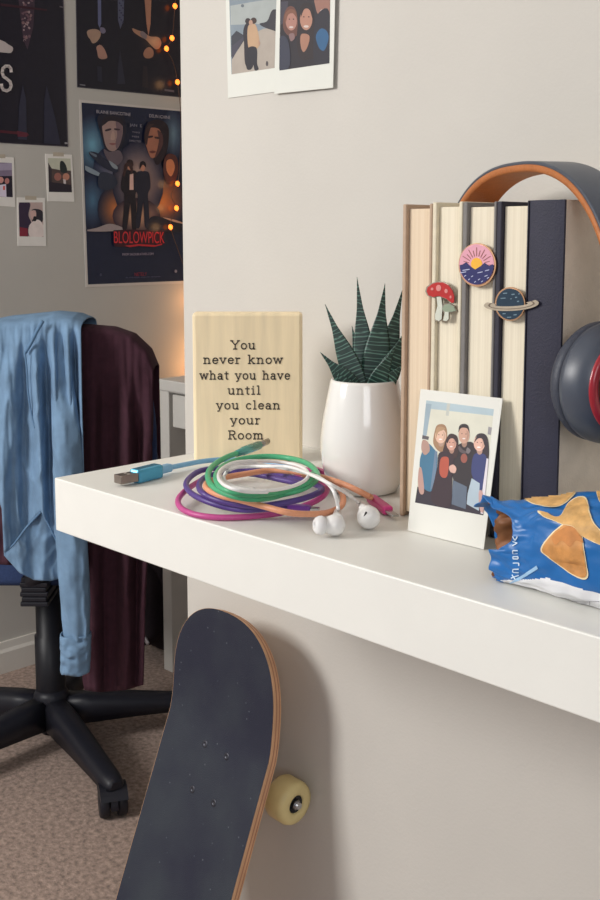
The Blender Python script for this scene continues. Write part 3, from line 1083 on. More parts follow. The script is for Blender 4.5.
# white earphones
mw = M('eeecea', 0.3, 0.015, 100, coat=0.2)
t = thing('earphones', 'white wired earphones with two buds resting in front of the coil', 'earphones', sh(345, 520, 0))
wr = 0.0016
cord('cord', [(338.2, 509, .006), (336.5, 499, .010), (331, 487, .016), (318, 477, .022), (298, 471, .027), (276, 467, .031), (252, 463.5, .0325), (230, 466.5, .0325), (220, 474, .0315), (224, 483, .0315), (240, 489, .0315), (266, 490.5, .031), (290, 487, .0275), (306, 479.5, .0255), (307, 471, .0265), (294, 464.5, .0285), (272, 461.5, .030), (250, 461, .030), (233, 463, .030), (221, 470, .030), (219, 479, .030), (228, 487, .030), (246, 491.5, .028), (268, 492, .026)], .02, wr, mw, t)
cord('cord', [(358.5, 502, .008), (351, 496.5, .0085), (341, 490, .0105), (328, 483, .014), (314, 476, .020), (302, 471, .0245), (288, 467, .0285), (268, 466.5, .0335), (250, 466.5, .033), (234, 468, .032), (225, 474, .031), (225, 481, .030), (236, 487, .029), (254, 489, .028)], .02, wr, mw, t)


def bud_left():
    c = sh(334.5, 525, .0097)
    ax = (-E_R * 0.92 + UP * 0.05 - E_F * 0.25).normalized()
    bm = new()
    lathe(bm, c, ax, [(0, -.0088), (.004, -.0082), (.0075, -.0055), (.0088, -.0015), (.0086, .002), (.0072, .0055), (.005, .008), (.0042, .0088)], 28)
    b_ = build('earbud', bm, mw, t)
    bm = new()
    lathe(bm, c, ax, [(.0035, .0075), (.0068, .0085), (.0078, .0105), (.0078, .013), (.0068, .0155), (.0045, .0175), (.002, .0172), (.002, .010)], 28)
    build('ear_tip', bm, M('e6e4e4', 0.45, 0.01), b_)
    bm = new(); tube(bm, [c + UP * 0.004 + E_R * 0.003, (c + sh(339, 511, .0065)) / 2 + UP * .001, sh(338.6, 507.5, .0068)], [.0046, .0040, .0026], 14)
    build('stem', bm, mw, b_)
    bm = new(); lathe(bm, c - ax * 0.0079 + UP * 0.002, -ax + UP * 0.3, [(0, .0004), (.0012, .0004), (.0016, 0)], 10)
    build('vent', bm, M('55504f', 0.7), b_)


def bud_right():
    c = sh(368.5, 517, .0106)
    ax = (E_R * 0.2 - E_F * 0.7 - UP * 0.2).normalized()
    bm = new()
    lathe(bm, c, ax, [(0, -.0098), (.005, -.0088), (.0085, -.0055), (.0098, -.001), (.0096, .003), (.008, .0065), (.005, .0088), (0, .0094)], 30)
    b_ = build('earbud', bm, mw, t)
    bm = new(); tube(bm, [c - E_R * 0.003 + UP * 0.004, sh(362.5, 507, .0085), sh(358, 501.3, .0081)], [.0052, .0036, .0024], 14)
    build('stem', bm, mw, b_)
    p = c - E_R * 0.0035 - E_F * 0.0082 + UP * 0.0044
    bm = new(); boxalong(bm, p - E_R * .0006 - UP * .0022, p + E_R * .0012 + UP * .0022, .0014, .0016, .0005)
    build('vent', bm, M('2c2a2c', 0.7), b_)


bud_left(); bud_right()
# ================================================================= chip bag
fb = hit(545, 607, 'z', SHELF_Z)
lb = hit(489, 588, 'z', SHELF_Z)
BGX = lb.x - 0.012
BLEN = 0.235
BCY = fb.y + 0.044
print('bag x', BGX, 'front y', fb.y, 'shelf front', -SHELF_D)


def bag_pos(s, a):
    """s along the bag (0 mouth .. 1 sealed end), a angle round it: 0 front, 90 top, 180 back, 270 bottom"""
    sa, ca = math.sin(a), math.cos(a)
    u = min(1, s / 0.42); u = u * u * (3 - 2 * u)
    kend = 1.0 if s < 0.6 else max(0.04, math.cos((s - 0.6) / 0.4 * PI / 2) ** 0.7)
    hz = (0.0285 + 0.0095 * u) * kend
    hy = (0.017 + 0.029 * u) * (1.0 if s < 0.7 else 1 + (s - 0.7) * 0.35)
    yc = (lb.y + 0.021) * (1 - u) + BCY * u
    e = 2 / 2.5
    y = -math.copysign(abs(ca) ** e, ca) * hy
    zz = math.copysign(abs(sa) ** e, sa) * hz
    zc = hz * 0.98
    deg = math.degrees(a)
    # torn front: cut back high on the front, long at the back panel
    front_up = math.exp(-((deg - 32) / 31) ** 4)
    back = max(0, math.cos(math.radians(deg - 150))) ** 1.2
    low = math.exp(-(((deg if deg < 180 else deg - 360) + 35) / 42) ** 4)
    e0 = 0.027 * front_up + 0.010 * low - 0.010 * back + 0.0022 * math.sin(5 * a + 1)
    x = BGX + s * BLEN + e0 * max(0, 1 - s / 0.2)
    p = V((x, yc + y, SHELF_Z + zc + zz))
    nv = V((x * 28, a * 2.2, s * 3))
    q = V((0, -ca * hz, sa * hy)).normalized()
    wob = noise.noise(nv) * 0.0030 + noise.noise(nv * 2.3 + V((3, 1, 7))) * 0.0018
    cr = abs(noise.noise(V((x * 60 + a * 3, a * 1.2, 4)))) * 0.003 * math.exp(-s * 5)
    p += q * (wob - cr)
    p.z = max(p.z, SHELF_Z + 0.0005)
    return p


m_blue = M('1f68ad', 0.36, 0.10, 22, 0.25, 60, spec=0.4)
m_white = M('e9e9ec', 0.35, 0.03, 40)
m_foil = M('7c4d2a', 0.55, 0.3, 60, metal=0.1)
bag = thing('chip_bag', 'open blue tortilla chip bag lying on its side at the shelf front', 'snack bag', V((BGX + BLEN / 2, BCY, SHELF_Z)))
NU, NV = 240, 170
bm = new()
vs = gridmesh(bm, lambda i, j: bag_pos(j, i * 2 * PI), NU, NV, wrap=True)
bm.faces.ensure_lookup_table()
for f in bm.faces:
    c = f.calc_center_median()
    if c.z < SHELF_Z + 0.0035 + 0.0150 * min(1, max(0, (c.x - BGX - 0.014) / 0.045)) and c.x > BGX + 0.014:
        f.material_index = 1
bmesh.ops.recalc_face_normals(bm, faces=bm.faces)
bagbvh = BVHTree.FromBMesh(bm)
o = build('bag_body', bm, [m_blue, m_white, m_foil], bag)
md = o.modifiers.new('solid', 'SOLIDIFY'); md.thickness = 0.0006; md.offset = -1; md.material_offset = 2; md.material_offset_rim = 0
# sealed far end fin
bm = new()
gridmesh(bm, lambda i, j: V((BGX + BLEN + (j - 0.08) * 0.014, BCY - 0.047 + i * 0.094, SHELF_Z + 0.0022 + 0.0008 * math.sin(i * 30) + 0.001 * j)), 40, 4)
build('end_seal', bm, m_blue, bag, solid=0.0006)


def decal(pts, offs, bm, mat=0, step=3.0, bvh=None, smooth=0):
    """lay an outline (drawn as seen in the photograph) onto a curved surface as thin print"""
    if smooth:
        pts = [(p.x, p.y) for p in catmull([V((x, y, 0)) for x, y in pts], smooth, True)]
    tmp = new()
    tmp.faces.new([tmp.verts.new((x, y, 0)) for x, y in pts])
    x0, x1 = min(p[0] for p in pts), max(p[0] for p in pts)
    y0, y1 = min(p[1] for p in pts), max(p[1] for p in pts)
    k = x0 + step
    while k < x1:
        bmesh.ops.bisect_plane(tmp, geom=tmp.verts[:] + tmp.edges[:] + tmp.faces[:], plane_co=(k, 0, 0), plane_no=(1, 0, 0)); k += step
    k = y0 + step
    while k < y1:
        bmesh.ops.bisect_plane(tmp, geom=tmp.verts[:] + tmp.edges[:] + tmp.faces[:], plane_co=(0, k, 0), plane_no=(0, 1, 0)); k += step
    mp = {}
    for v in tmp.verts:
        d = ray(v.co.x, v.co.y).normalized()
        loc, n, _, _ = bvh.ray_cast(CAM, d)
        if loc is None:
            continue
        if n.dot(d) > 0: n = -n
        mp[v] = bm.verts.new(loc + n * offs)
    for f in tmp.faces:
        if all(v in mp for v in f.verts):
            nf = bm.faces.new([mp[v] for v in f.verts]); nf.material_index = mat; nf.smooth = True
    tmp.free()


m_chip = M('d2a568', 0.6, 0.24, 130, 0.3, 200)
m_chip2 = M('c88c4e', 0.6, 0.22, 110, 0.3, 200)
m_chipedge = M('efdcb0', 0.5, 0.05)
chips = [
    ([(543, 549), (551, 537), (562, 527), (574, 521), (581, 528), (583, 545), (586, 563), (587.5, 574), (583, 577.5), (572, 573), (560, 564), (549, 556)], m_chip2, 0.0011),
    ([(541, 512), (546, 513.5), (556, 518), (563, 515.5), (569, 505), (578, 499.5), (586, 501), (589, 512), (594, 524), (603, 534), (606, 545), (592, 541), (581, 534), (574, 527), (564, 524.5), (551, 519.5), (543, 516)], m_chip, 0.0016),
    ([(522, 497), (540, 492.5), (562, 489.5), (576, 489), (572, 497), (562, 505), (552, 507.5), (540, 505.5), (530, 502)], m_chip, 0.0011),
    ([(597, 491), (603, 488), (610, 494), (608, 506), (600, 502)], m_chip, 0.0011),
]
for pts, mm, of in chips:
    bm = new()
    decal(grow(pts, 1.07), of - 0.0004, bm, 0, 1.4, bagbvh, 4)
    decal(pts, of, bm, 1, 1.4, bagbvh, 4)
    build('printed_chip', bm, [m_chipedge, mm], bag, label='tortilla chip picture')
# seasoning patches printed on the front chip
bm = new()
for pts in ([(553, 538), (562, 530), (571, 526.5), (579, 532), (584, 543), (577, 541), (571, 547), (563, 541), (557, 545)],):
    decal(pts, 0.0013, bm, 0, 3.0, bagbvh, 4)
build('printed_seasoning', bm, M('c27f42', 0.65, 0.15, 150), bag)
# white vertical lettering near the mouth and the pale stripe under it
bm = new()


def stroke(bm, pts, w_, of):
    for (xa, ya), (xb, yb) in zip(pts, pts[1:]):
        L = math.hypot(xb - xa, yb - ya) or 1
        nx, ny = -(yb - ya) / L * w_, (xb - xa) / L * w_
        decal([(xa + nx, ya + ny), (xb + nx, yb + ny), (xb - nx, yb - ny), (xa - nx, ya - ny)], of, bm, 0, 2.0, bagbvh)


let = [
    [[(513, 536.5), (515.5, 540), (518, 536.5)]],                          # V-like
    [[(513, 546), (518, 543.2), (513, 541)]],
    [[(513.2, 550.5), (518.4, 550.5)], [(513.2, 553.5), (518.4, 553.5)], [(513.2, 550.5), (513.2, 553.5)]],
    [[(513.6, 556.5), (518.8, 556.5), (518.8, 558.6), (513.6, 558.6), (513.6, 556.5)]],
    [[(513.6, 563), (519.5, 563), (519.5, 566)]],
    [[(513.4, 569), (519.5, 569)], [(513.4, 572), (519.5, 572)], [(513.4, 569), (513.4, 572)]],
    [[(511.5, 578), (519.5, 575)], [(512.5, 574.5), (516, 579.5)]],
]
for g_ in let:
    for st in g_:
        stroke(bm, st, 0.55, 0.0007)
build('bag_lettering', bm, M('cfe0f0', 0.4, 0.03), bag, label='white sideways lettering')
bm = new()
decal([(507, 584.5), (516, 579), (528, 571.5), (537, 565.5), (538.5, 568.5), (530, 574), (519, 580.5)], 0.0006, bm, 0, 2.5, bagbvh)
build('printed_stripe', bm, M('9ec6e8', 0.4, 0.05), bag, label='pale blue stripe')
# facts table on the white underside
bm = new()
for pts in ([(541, 596.5), (560, 599), (580, 601), (600, 601)], [(557, 598.5), (556, 604)], [(574, 600), (574, 604.5)], [(590, 600.5), (590, 604)], [(543, 600.5), (554, 602.5)], [(561, 602), (571, 603)], [(577, 603), (587, 603)]):
    stroke(bm, pts, 0.28, 0.0007)
build('facts_table', bm, M('8b8890', 0.6, 0.05), bag, label='grey printed table lines')
# torn upper lip that reaches out past the mouth
bm = new()
lipA = [bag_pos(0.0, math.radians(x)) for x in range(82, 200, 8)]
N = len(lipA)


def lip(i, j):
    k = i * (N - 1); i0 = min(int(k), N - 2); f = k - i0
    p = lipA[i0].lerp(lipA[i0 + 1], f)
    reach = 0.010 * math.sin(PI * min(1, i * 1.25)) ** 0.7 * (1 + 0.25 * math.sin(i * 23))
    return p + V((-0.9, -0.30, -0.20)).normalized() * (reach * j) + UP * (0.0025 * j * math.sin(i * 13)) + V((0.002, 0, 0)) * (1 - j)


gridmesh(bm, lip, 40, 5)
build('torn_lip', bm, [m_blue], bag, solid=0.0006)

# ================================================================= skateboard
ALPHA, GAM = math.radians(20), math.radians(2.0)
LX, NX, WX = V((0, math.sin(ALPHA), math.cos(ALPHA))), V((0, -math.cos(ALPHA), math.sin(ALPHA))), V((1, 0, 0))
LX, WX = LX * math.cos(GAM) + WX * math.sin(GAM), WX * math.cos(GAM) - LX * math.sin(GAM)
WHR = 0.0265
TRH = 0.056
Ty = -WHR - 0.0055 - math.cos(ALPHA) * TRH
T = hit(210, 773, 'y', Ty)
print('truck', T)
BW = 0.0945       # half width
TAILL = 0.0
tail_len = T.z / math.cos(ALPHA)


def deck_z(l):
    """kick of nose and tail above the flat of the deck"""
    if l > 0.045:
        return 0.36 * (l - 0.045) ** 2 / (0.03 + (l - 0.045))
    if l < -0.475:
        q = -0.475 - l
        return 0.36 * q ** 2 / (0.04 + q)
    return 0.0


NOSE = 0.194
TAIL = -(tail_len + 0.02)
# make the tail tip just touch the carpet
for _ in range(30):
    tip = T + LX * TAIL + NX * (deck_z(TAIL) - 0.011)
    TAIL += (tip.z - 0.002) / math.cos(ALPHA) * -1.0 * 0.8
print('skate', NOSE, TAIL)


def half_w(l):
    if l > NOSE - BW * 1.05:
        q = (l - (NOSE - BW * 1.05)) / (BW * 1.05)
        return BW * max(0.0, 1 - q ** 2.4) ** (1 / 2.4)
    if l < TAIL + BW * 1.05:
        q = ((TAIL + BW * 1.05) - l) / (BW * 1.05)
        return BW * max(0.0, 1 - q ** 2.4) ** (1 / 2.4)
    return BW


sk_o = T + LX * TAIL
skate = thing('skateboard', 'skateboard with worn black grip tape leaning against the wall under the shelf', 'skateboard', V((T.x, sk_o.y, 0)))


def dk(l, w_, n_):
    conc = 0.006 * (abs(w_) / BW) ** 2.5
    return T + LX * l + WX * w_ + NX * (deck_z(l) + conc + n_)


ls = []
NL = 90
for i in range(NL + 1):
    u = i / NL
    ls.append(TAIL + (NOSE - TAIL) * (0.5 - 0.5 * math.cos(PI * u)))
TH = 0.0115
cols = 14
bm = new()
topv, botv = [], []
for l in ls:
    hw = max(half_w(l), 0.0005)
    topv.append([bm.verts.new(dk(l, hw * (2 * c / cols - 1), 0)) for c in range(cols + 1)])
    botv.append([bm.verts.new(dk(l, hw * (2 * c / cols - 1), -TH)) for c in range(cols + 1)])
for j in range(NL):
    for c in range(cols):
        f = bm.faces.new((topv[j][c], topv[j][c + 1], topv[j + 1][c + 1], topv[j + 1][c])); f.smooth = True
        f = bm.faces.new((botv[j][c + 1], botv[j][c], botv[j + 1][c], botv[j + 1][c + 1])); f.smooth = True
    for c in (0, cols):
        # laminated edge: seven plies
        prevs = (topv[j][c], topv[j + 1][c])
        for k in range(1, 8):
            if k == 7:
                nx_ = (botv[j][c], botv[j + 1][c])
            else:
                nx_ = tuple(bm.verts.new(tv[c].co.lerp(bv[c].co, k / 7)) for tv, bv in ((topv[j], botv[j]), (topv[j + 1], botv[j + 1])))
            f = bm.faces.new((prevs[0], prevs[1], nx_[1], nx_[0])); f.material_index = 1 + (k % 3 == 0) + 0
            prevs = nx_
m_maple = M('cfa27c', 0.55, 0.12, 40, stretch=(2, 2, 0.4))
m_ply = M('a87358', 0.55, 0.12, 40)
bmesh.ops.remove_doubles(bm, verts=bm.verts, dist=1e-6)
build('deck', bm, [m_maple, m_maple, m_ply], skate, label='maple laminate deck')
# grip tape
m_grip = bpy.data.materials.new('grip_tape'); m_grip.use_nodes = True
nt, b = nodes_of(m_grip)
tc = nt.nodes.new('ShaderNodeTexCoord')
n1 = nt.nodes.new('ShaderNodeTexNoise'); n1.inputs['Scale'].default_value = 9; n1.inputs['Detail'].default_value = 5
n2 = nt.nodes.new('ShaderNodeTexNoise'); n2.inputs['Scale'].default_value = 900; n2.inputs['Detail'].default_value = 2
n3 = nt.nodes.new('ShaderNodeTexVoronoi'); n3.inputs['Scale'].default_value = 70
for n_ in (n1, n2, n3): nt.links.new(tc.outputs['Object'], n_.inputs['Vector'])
r1 = nt.nodes.new('ShaderNodeValToRGB')
r1.color_ramp.elements[0].position = 0.42; r1.color_ramp.elements[0].color = lin('1a1d30')
r1.color_ramp.elements[1].position = 0.72; r1.color_ramp.elements[1].color = lin('2d333c')
nt.links.new(n1.outputs['Fac'], r1.inputs['Fac'])
r3 = nt.nodes.new('ShaderNodeValToRGB')
r3.color_ramp.elements[0].position = 0.03; r3.color_ramp.elements[0].color = (1, 1, 1, 1)
r3.color_ramp.elements[1].position = 0.085; r3.color_ramp.elements[1].color = (0, 0, 0, 1)
nt.links.new(n3.outputs['Distance'], r3.inputs['Fac'])
mx = nt.nodes.new('ShaderNodeMix'); mx.data_type = 'RGBA'
nt.links.new(r3.outputs['Color'], mx.inputs['Factor'])
nt.links.new(r1.outputs['Color'], mx.inputs['A']); mx.inputs['B'].default_value = lin('5c6068')
nt.links.new(mx.outputs['Result'], b.inputs['Base Color'])
bp = nt.nodes.new('ShaderNodeBump'); bp.inputs['Strength'].default_value = 0.6; bp.inputs['Distance'].default_value = 0.0008
nt.links.new(n2.outputs['Fac'], bp.inputs['Height']); nt.links.new(bp.outputs['Normal'], b.inputs['Normal'])
b.inputs['Roughness'].default_value = 0.8
bm = new()
rows_ = []
for l in ls:
    hw = max(half_w(l) - 0.0012, 0.0004)
    rows_.append([bm.verts.new(dk(l, hw * (2 * c / cols - 1), 0.0009)) for c in range(cols + 1)])
for j in range(NL):
    for c in range(cols):
        f = bm.faces.new((rows_[j][c], rows_[j][c + 1], rows_[j + 1][c + 1], rows_[j + 1][c])); f.smooth = True
build('grip_tape', bm, m_grip, skate, label='worn black grip tape')
m_alu = M('9d9c9e', 0.35, 0.06, 60, metal=0.9)
m_wheel = M('d9c78f', 0.45, 0.05, 60)
m_dark = M('26262c', 0.5, 0.05)
for tc_l in (0.0, -0.42):
    for dl in (-0.028, 0.028):
        for dw in (-0.0205, 0.0205):
            bm = new(); lathe(bm, dk(tc_l + dl, dw, 0.0007), NX, [(0, .0006), (.0018, .0006), (.0022, .0009), (.0042, .0008), (.0048, 0)], 16)
            build('bolt', bm, M('3b3c44', 0.4, 0.1, metal=0.6), skate)
    tb = T + LX * tc_l
    bm = new()
    Rk = Matrix((WX, LX, NX)).transposed()
    box(bm, tb - NX * (TH + 0.004), (0.055, 0.075, 0.006), Rk, 0.0015)
    box(bm, tb - NX * (TH + 0.014), (0.03, 0.05, 0.016), Rk, 0.005)
    tube(bm, [tb - NX * (TH + .016), tb - NX * TRH], [.016, .012], 14)
    tube(bm, [tb - NX * TRH - WX * 0.062, tb - NX * TRH + WX * 0.062], 0.0085, 14)
    tr_ = build('truck', bm, m_alu, skate)
    bm = new(); tube(bm, [tb - NX * TRH - WX * 0.103, tb - NX * TRH + WX * 0.103], 0.0039, 12)
    build('axle', bm, M('b9b9bb', 0.3, 0.04, metal=0.95), tr_)
    for sd_ in (-1, 1):
        c0 = tb - NX * TRH + WX * (sd_ * 0.0655)
        ax = WX * sd_
        bm = new()
        lathe(bm, c0, ax, [(.0105, .002), (.0125, 0), (.0205, .0), (.0245, .0025), (WHR, .0065), (WHR, .0265), (.0245, .0315), (.0205, .0335), (.0125, .0335), (.0108, .0315), (.0105, .002)], 40)
        wh = build('wheel', bm, m_wheel, skate, label='cream urethane wheel')
        bm = new(); lathe(bm, c0, ax, [(.0042, .0295), (.0102, .0298), (.0106, .031), (.0106, .004), (.0042, .004)], 28)
        build('bearing', bm, m_dark, wh, label='dark bearing')
        bm = new(); lathe(bm, c0, ax, [(.004, .0298), (.0062, .0300), (.0062, .0340), (.0046, .0346), (.0038, .0346)], 6)
        lathe(bm, c0, ax, [(.0036, .03), (.0036, .037), (0, .0374)], 16)
        build('axle_nut', bm, M('8f8f94', 0.3, 0.05, metal=0.95), wh)

# ================================================================= office chair
CASTER = hit(113, 815, 'z', 0)
HUBD = 2.39
hubp = atd(52, 720, HUBD)
HUB = V((hubp.x, hubp.y, 0))
print('hub', HUB, 'caster', CASTER)


def ch(a, bk, z_):
    """a right of the view, bk towards the viewer, from the chair's column"""
    return HUB + E_R * a - E_F * bk + UP * z_


chair = thing('office_chair', 'black swivel office chair with two garments hung over its back', 'chair', HUB)
m_blk = M('1d1e27', 0.45, 0.08, 60)
m_fab = M('33456e', 0.9, 0.12, 200, 0.3, 600)
v0 = CASTER - HUB
a0 = math.atan2(v0.dot(E_F), v0.dot(E_R))
RB = v0.length
LS = 1.0
for k in range(5):
    a = a0 + k * 2 * PI / 5
    dr = E_R * math.cos(a) + E_F * math.sin(a)
    sd_ = UP.cross(dr)
    bm = new()
    rings = []
    for r_, zt, zb, hw in ((0.02, .128, .065, .026), (0.07, .124, .068, .027), (0.15, .112, .070, .025), (0.22, .100, .069, .023), (0.262, .094, .068, .022), (0.285, .090, .070, .018), (0.292, .085, .074, .012)):
        c = HUB + dr * (r_ * RB / .275)
        hw *= LS * 1.08; zt = .066 + (zt - .07) * 1.0; zb -= .008
        sec = [(-hw, zb), (hw, zb), (hw, zt - .012), (hw * .6, zt), (-hw * .6, zt), (-hw, zt - .012)]
        rings.append([bm.verts.new(c + sd_ * x + UP * z_) for x, z_ in sec])
    for p, q in zip(rings, rings[1:]):
        for i in range(6):
            f = bm.faces.new((p[i], p[(i + 1) % 6], q[(i + 1) % 6], q[i])); f.smooth = True
    bm.faces.new(rings[0]); bm.faces.new(rings[-1])
    build('base_leg', bm, m_blk, chair)
    c = HUB + dr * RB
    sw = Matrix.Rotation(1.1 + k * 1.3, 3, 'Z') @ E_R
    if k == 0: sw = (E_R * 0.95 + E_F * 0.3).normalized()
    bm = new()
    tube(bm, [c + UP * .074, c + UP * .045], .007, 12)
    fwd = UP.cross(sw)
    # hood over the twin wheels
    hood = []
    for i in range(13):
        an = math.radians(-10 + 200 * i / 12)
        hood.append((math.cos(an) * .0350, .032 + math.sin(an) * .0350))
    prism(bm, [c + fwd * x + UP * z_ - sw * .007 for x, z_ in hood], sw * .014)
    prism(bm, [c + fwd * (x * 1.07) + UP * (.032 + (z_ - .032) * 1.07) - sw * .028 for x, z_ in hood if z_ > .042], sw * .056)
    cs = build('caster', bm, m_blk, chair)
    for s_ in (-1, 1):
        bm = new(); lathe(bm, c + UP * .0312 + sw * (s_ * .009), sw * s_, [(0, 0), (.029, 0), (.0307, .003), (.0307, .0150), (.0285, .0185), (0, .019)], 28)
        build('wheel', bm, m_blk, cs)
bm = new(); lathe(bm, HUB, UP, [(0, .036), (.024, .036), (.028, .045), (.034, .06), (.040, .10), (.040, .128), (.034, .142), (0, .142)], 32)
build('hub', bm, m_blk, chair)
bm = new(); lathe(bm, HUB, UP, [(.033, .13), (.034, .14), (.034, .27), (.030, .272), (.030, .36), (.0255, .362), (.0255, .41), (0, .41)], 32)
build('gas_column', bm, M('17181f', 0.45, 0.06), chair)
bm = new()
for i in range(6):
    box(bm, ch(.024, 0.115, .420 + i * .0105), (.058 - .0012 * (i % 2) * 5, .22, .0095), Matrix.Rotation(PHI, 3, 'Z'), .002)
box(bm, ch(.022, 0.11, .446), (.050, .21, .058), Matrix.Rotation(PHI, 3, 'Z'), .003)
build('tilt_mechanism', bm, m_blk, chair)
# seat
Rz = Matrix.Rotation(PHI, 3, 'Z')


def pillow(bm, c, sx, sy, sz, rot, p=4.0, n=28, m=14, q=2.6):
    def fn(i, j):
        th = 2 * PI * i; ph = PI * (j - 0.5)
        def sp(v, e): return math.copysign(abs(v) ** (2 / e), v)
        x = sp(math.cos(ph), q) * sp(math.cos(th), p) * sx / 2
        y = sp(math.cos(ph), q) * sp(math.sin(th), p) * sy / 2
        z_ = sp(math.sin(ph), q) * sz / 2
        return V(c) + rot @ V((x, y, z_))
    gridmesh(bm, fn, n * 2, m * 2, wrap=True)
    bmesh.ops.remove_doubles(bm, verts=bm.verts, dist=1e-5)


bm = new(); pillow(bm, ch(-.02, -.035, .480), .48, .45, .095, Rz, q=4.5)
build('seat', bm, m_fab, chair, label='dark blue fabric seat')
# backrest: rounded slab towards the viewer, seen from behind
BK = 0.235
dbk = HUBD - BK
cbk = atd(62, 430, dbk)
bkx = (cbk - HUB).dot(E_R)
ztop = atd(70, 330, dbk).z
tilt = Matrix.Rotation(PHI, 3, 'Z') @ Matrix.Rotation(math.radians(4), 3, 'X')
bm = new()
BKW, BKH = 0.385, 0.48
pillow(bm, ch(bkx, BK, ztop - BKH / 2 - .014), BKW, .05, BKH, Rz, p=3.6, q=3.0)
build('backrest', bm, m_fab, chair, label='navy fabric backrest')
bm = new()
pts = catmull([ch(.02, 0.16, .445), ch(.01, .21, .46), ch(bkx, .238, .54), ch(bkx, .240, .66)], 6)
tube(bm, pts, .013, 12, sx=1.3)
build('back_bar', bm, m_blk, chair)


# ----------------------------------------------------------------- garments
def cloth(pf, top, bot, left, right, folds, nu=70, nv=70, seed=0, depth=None, over=True, amp=1.0, wrap=.088, hump=.008):
    """hang a sheet before the backrest: outlines as functions, folds as ridges towards the viewer"""
    d0 = depth

    def fold(s, t, px):
        v = 0.0
        for (c, wdt, A, drift, t0, t1) in folds:
            cc = c + drift * t
            g_ = math.exp(-((px - cc) / wdt) ** 2)
            env = min(1, max(0, (t - t0) / 0.12)) * min(1, max(0, (t1 - t) / 0.12 + 0.15))
            v += A * amp * g_ * env
        v += noise.noise(V((px * 0.09, t * 2.2, seed))) * 0.006 * amp * min(1, t * 4)
        v += 0.0042 * amp * (1 - abs(noise.noise(V((px * 0.07 + t * 1.5, t * 3.5 - px * .02, seed + 9))))) ** 5 * min(1, t * 6)
        v += noise.noise(V((px * 0.25, t * 7, seed + 5))) * 0.0022 * amp
        return v

    def fn(i, j):
        if over and j < 0.22:
            # the part that goes over the top and down the far side
            q = 1 - j / 0.22
            px = left(0) + (right(0) - left(0)) * i
            p = atd(px, top(px), d0)
            if q < 0.35:
                an = q / 0.35 * PI
                return p + E_F * (wrap / 2 * (1 - math.cos(an))) + UP * (hump * math.sin(an))
            dn = (q - 0.35) / 0.65 * 0.2
            return p + E_F * (wrap + 0.004 * math.sin(i * 40)) - UP * dn
        t = (j - 0.22) / 0.78 if over else j
        px0 = left(t) + (right(t) - left(t)) * i
        py = top(px0) + (bot(px0) - top(px0)) * t
        bulge = 0.012 * math.sin(min(1, t * 3) * PI / 2)
        return atd(px0, py, d0 - bulge - fold(i, t, px0))

    gridmesh(pf, fn, nu, nv)


def lerpf(*pts):
    pts = sorted(pts)

    def f(x):
        if x <= pts[0][0]: return pts[0][1]
        for (xa, ya), (xb, yb) in zip(pts, pts[1:]):
            if x <= xb:
                u = (x - xa) / (xb - xa)
                return ya + (yb - ya) * u
        return pts[-1][1]
    return f


DJ = dbk - 0.040
m_maroon = M('452733', 0.95, 0.14, 60, 0.25, 500)
jk = thing('jacket', 'dark maroon jacket hung over the chair back beside the blue shirt', 'jacket', ch(bkx + .05, BK, .5))
bm = new()
cloth(bm, lerpf((-40, 347), (-20, 337), (0, 333), (60, 330), (85, 331), (110, 333), (130, 340), (146, 355), (153, 372)),
      lerpf((-40, 562), (60, 568), (75, 600), (84, 690), (100, 692), (125, 690), (143, 685), (155, 520)),
      lerpf((0, -40), (1, -30)), lerpf((0, 153), (.25, 153), (.6, 151), (.8, 146), (1, 143)),
      [(92, 6, .010, 6, .05, 2), (112, 7, -.014, 4, .1, 2), (128, 8, .013, -4, .05, 2), (100, 5, -.012, 5, .1, 2), (140, 5, -.012, -4, .15, 2), (148, 4, .006, -6, .05, 2)], nu=110, nv=80, seed=3, depth=DJ, amp=1.45)
build('jacket_body', bm, m_maroon, jk, solid=0.003)

DS = DJ - 0.050
m_shirt = M('7897b6', 0.9, 0.16, 26, 0.3, 700)
m_seam = M('6485a6', 0.9, 0.1, 100)
st_ = thing('denim_shirt', 'light blue chambray shirt draped over the office chair back, sleeve hanging down', 'shirt', ch(bkx - .08, BK + .05, .5))
bm = new()
cloth(bm, lerpf((-35, 340), (-15, 331), (0, 328), (30, 325), (50, 323), (70, 325), (82, 330)),
      lerpf((-35, 560), (0, 556), (6, 551), (14, 543), (26, 527), (36, 516), (41, 511), (47, 522), (54, 536), (60, 549), (72, 560), (85, 560)),
      lerpf((0, -35), (.3, -32), (.62, -8), (.8, 2), (1, 4)), lerpf((0, 81), (.3, 82), (.6, 84), (1, 86)),
      [(8, 7, .014, -6, .1, 2), (22, 5, -.012, 4, .08, 1.2), (33, 4, .012, 10, .1, 2), (44, 5, -.013, 8, .02, 2), (52, 4, .013, 9, .0, 2), (60, 4, -.012, 10, .0, 2), (67, 4, .012, 9, .0, 2), (74, 3, -.013, 9, .0, 2), (80, 3, .010, 4, .0, 2), (-10, 7, -.010, 4, .1, 2)],
      nu=130, nv=90, seed=9, depth=DS, amp=1.55, wrap=.160, hump=.017)
build('shirt_body', bm, m_shirt, st_, solid=0.0018)
# rear tail seen below the notch
bm = new()
cloth(bm, lerpf((0, 490), (80, 490)), lerpf((2, 553), (10, 562), (20, 573), (34, 580), (50, 581), (62, 578), (72, 570)),
      lerpf((0, 3), (1, 4)), lerpf((0, 74), (1, 72)),
      [(18, 6, .008, 4, 0, 2), (30, 5, -.008, 2, 0, 2), (44, 6, .008, 0, 0, 2), (58, 5, -.006, 0, 0, 2)], nu=60, nv=40, seed=21, depth=DS + 0.016, over=False)
build('shirt_tail', bm, m_shirt, st_, solid=0.0018)


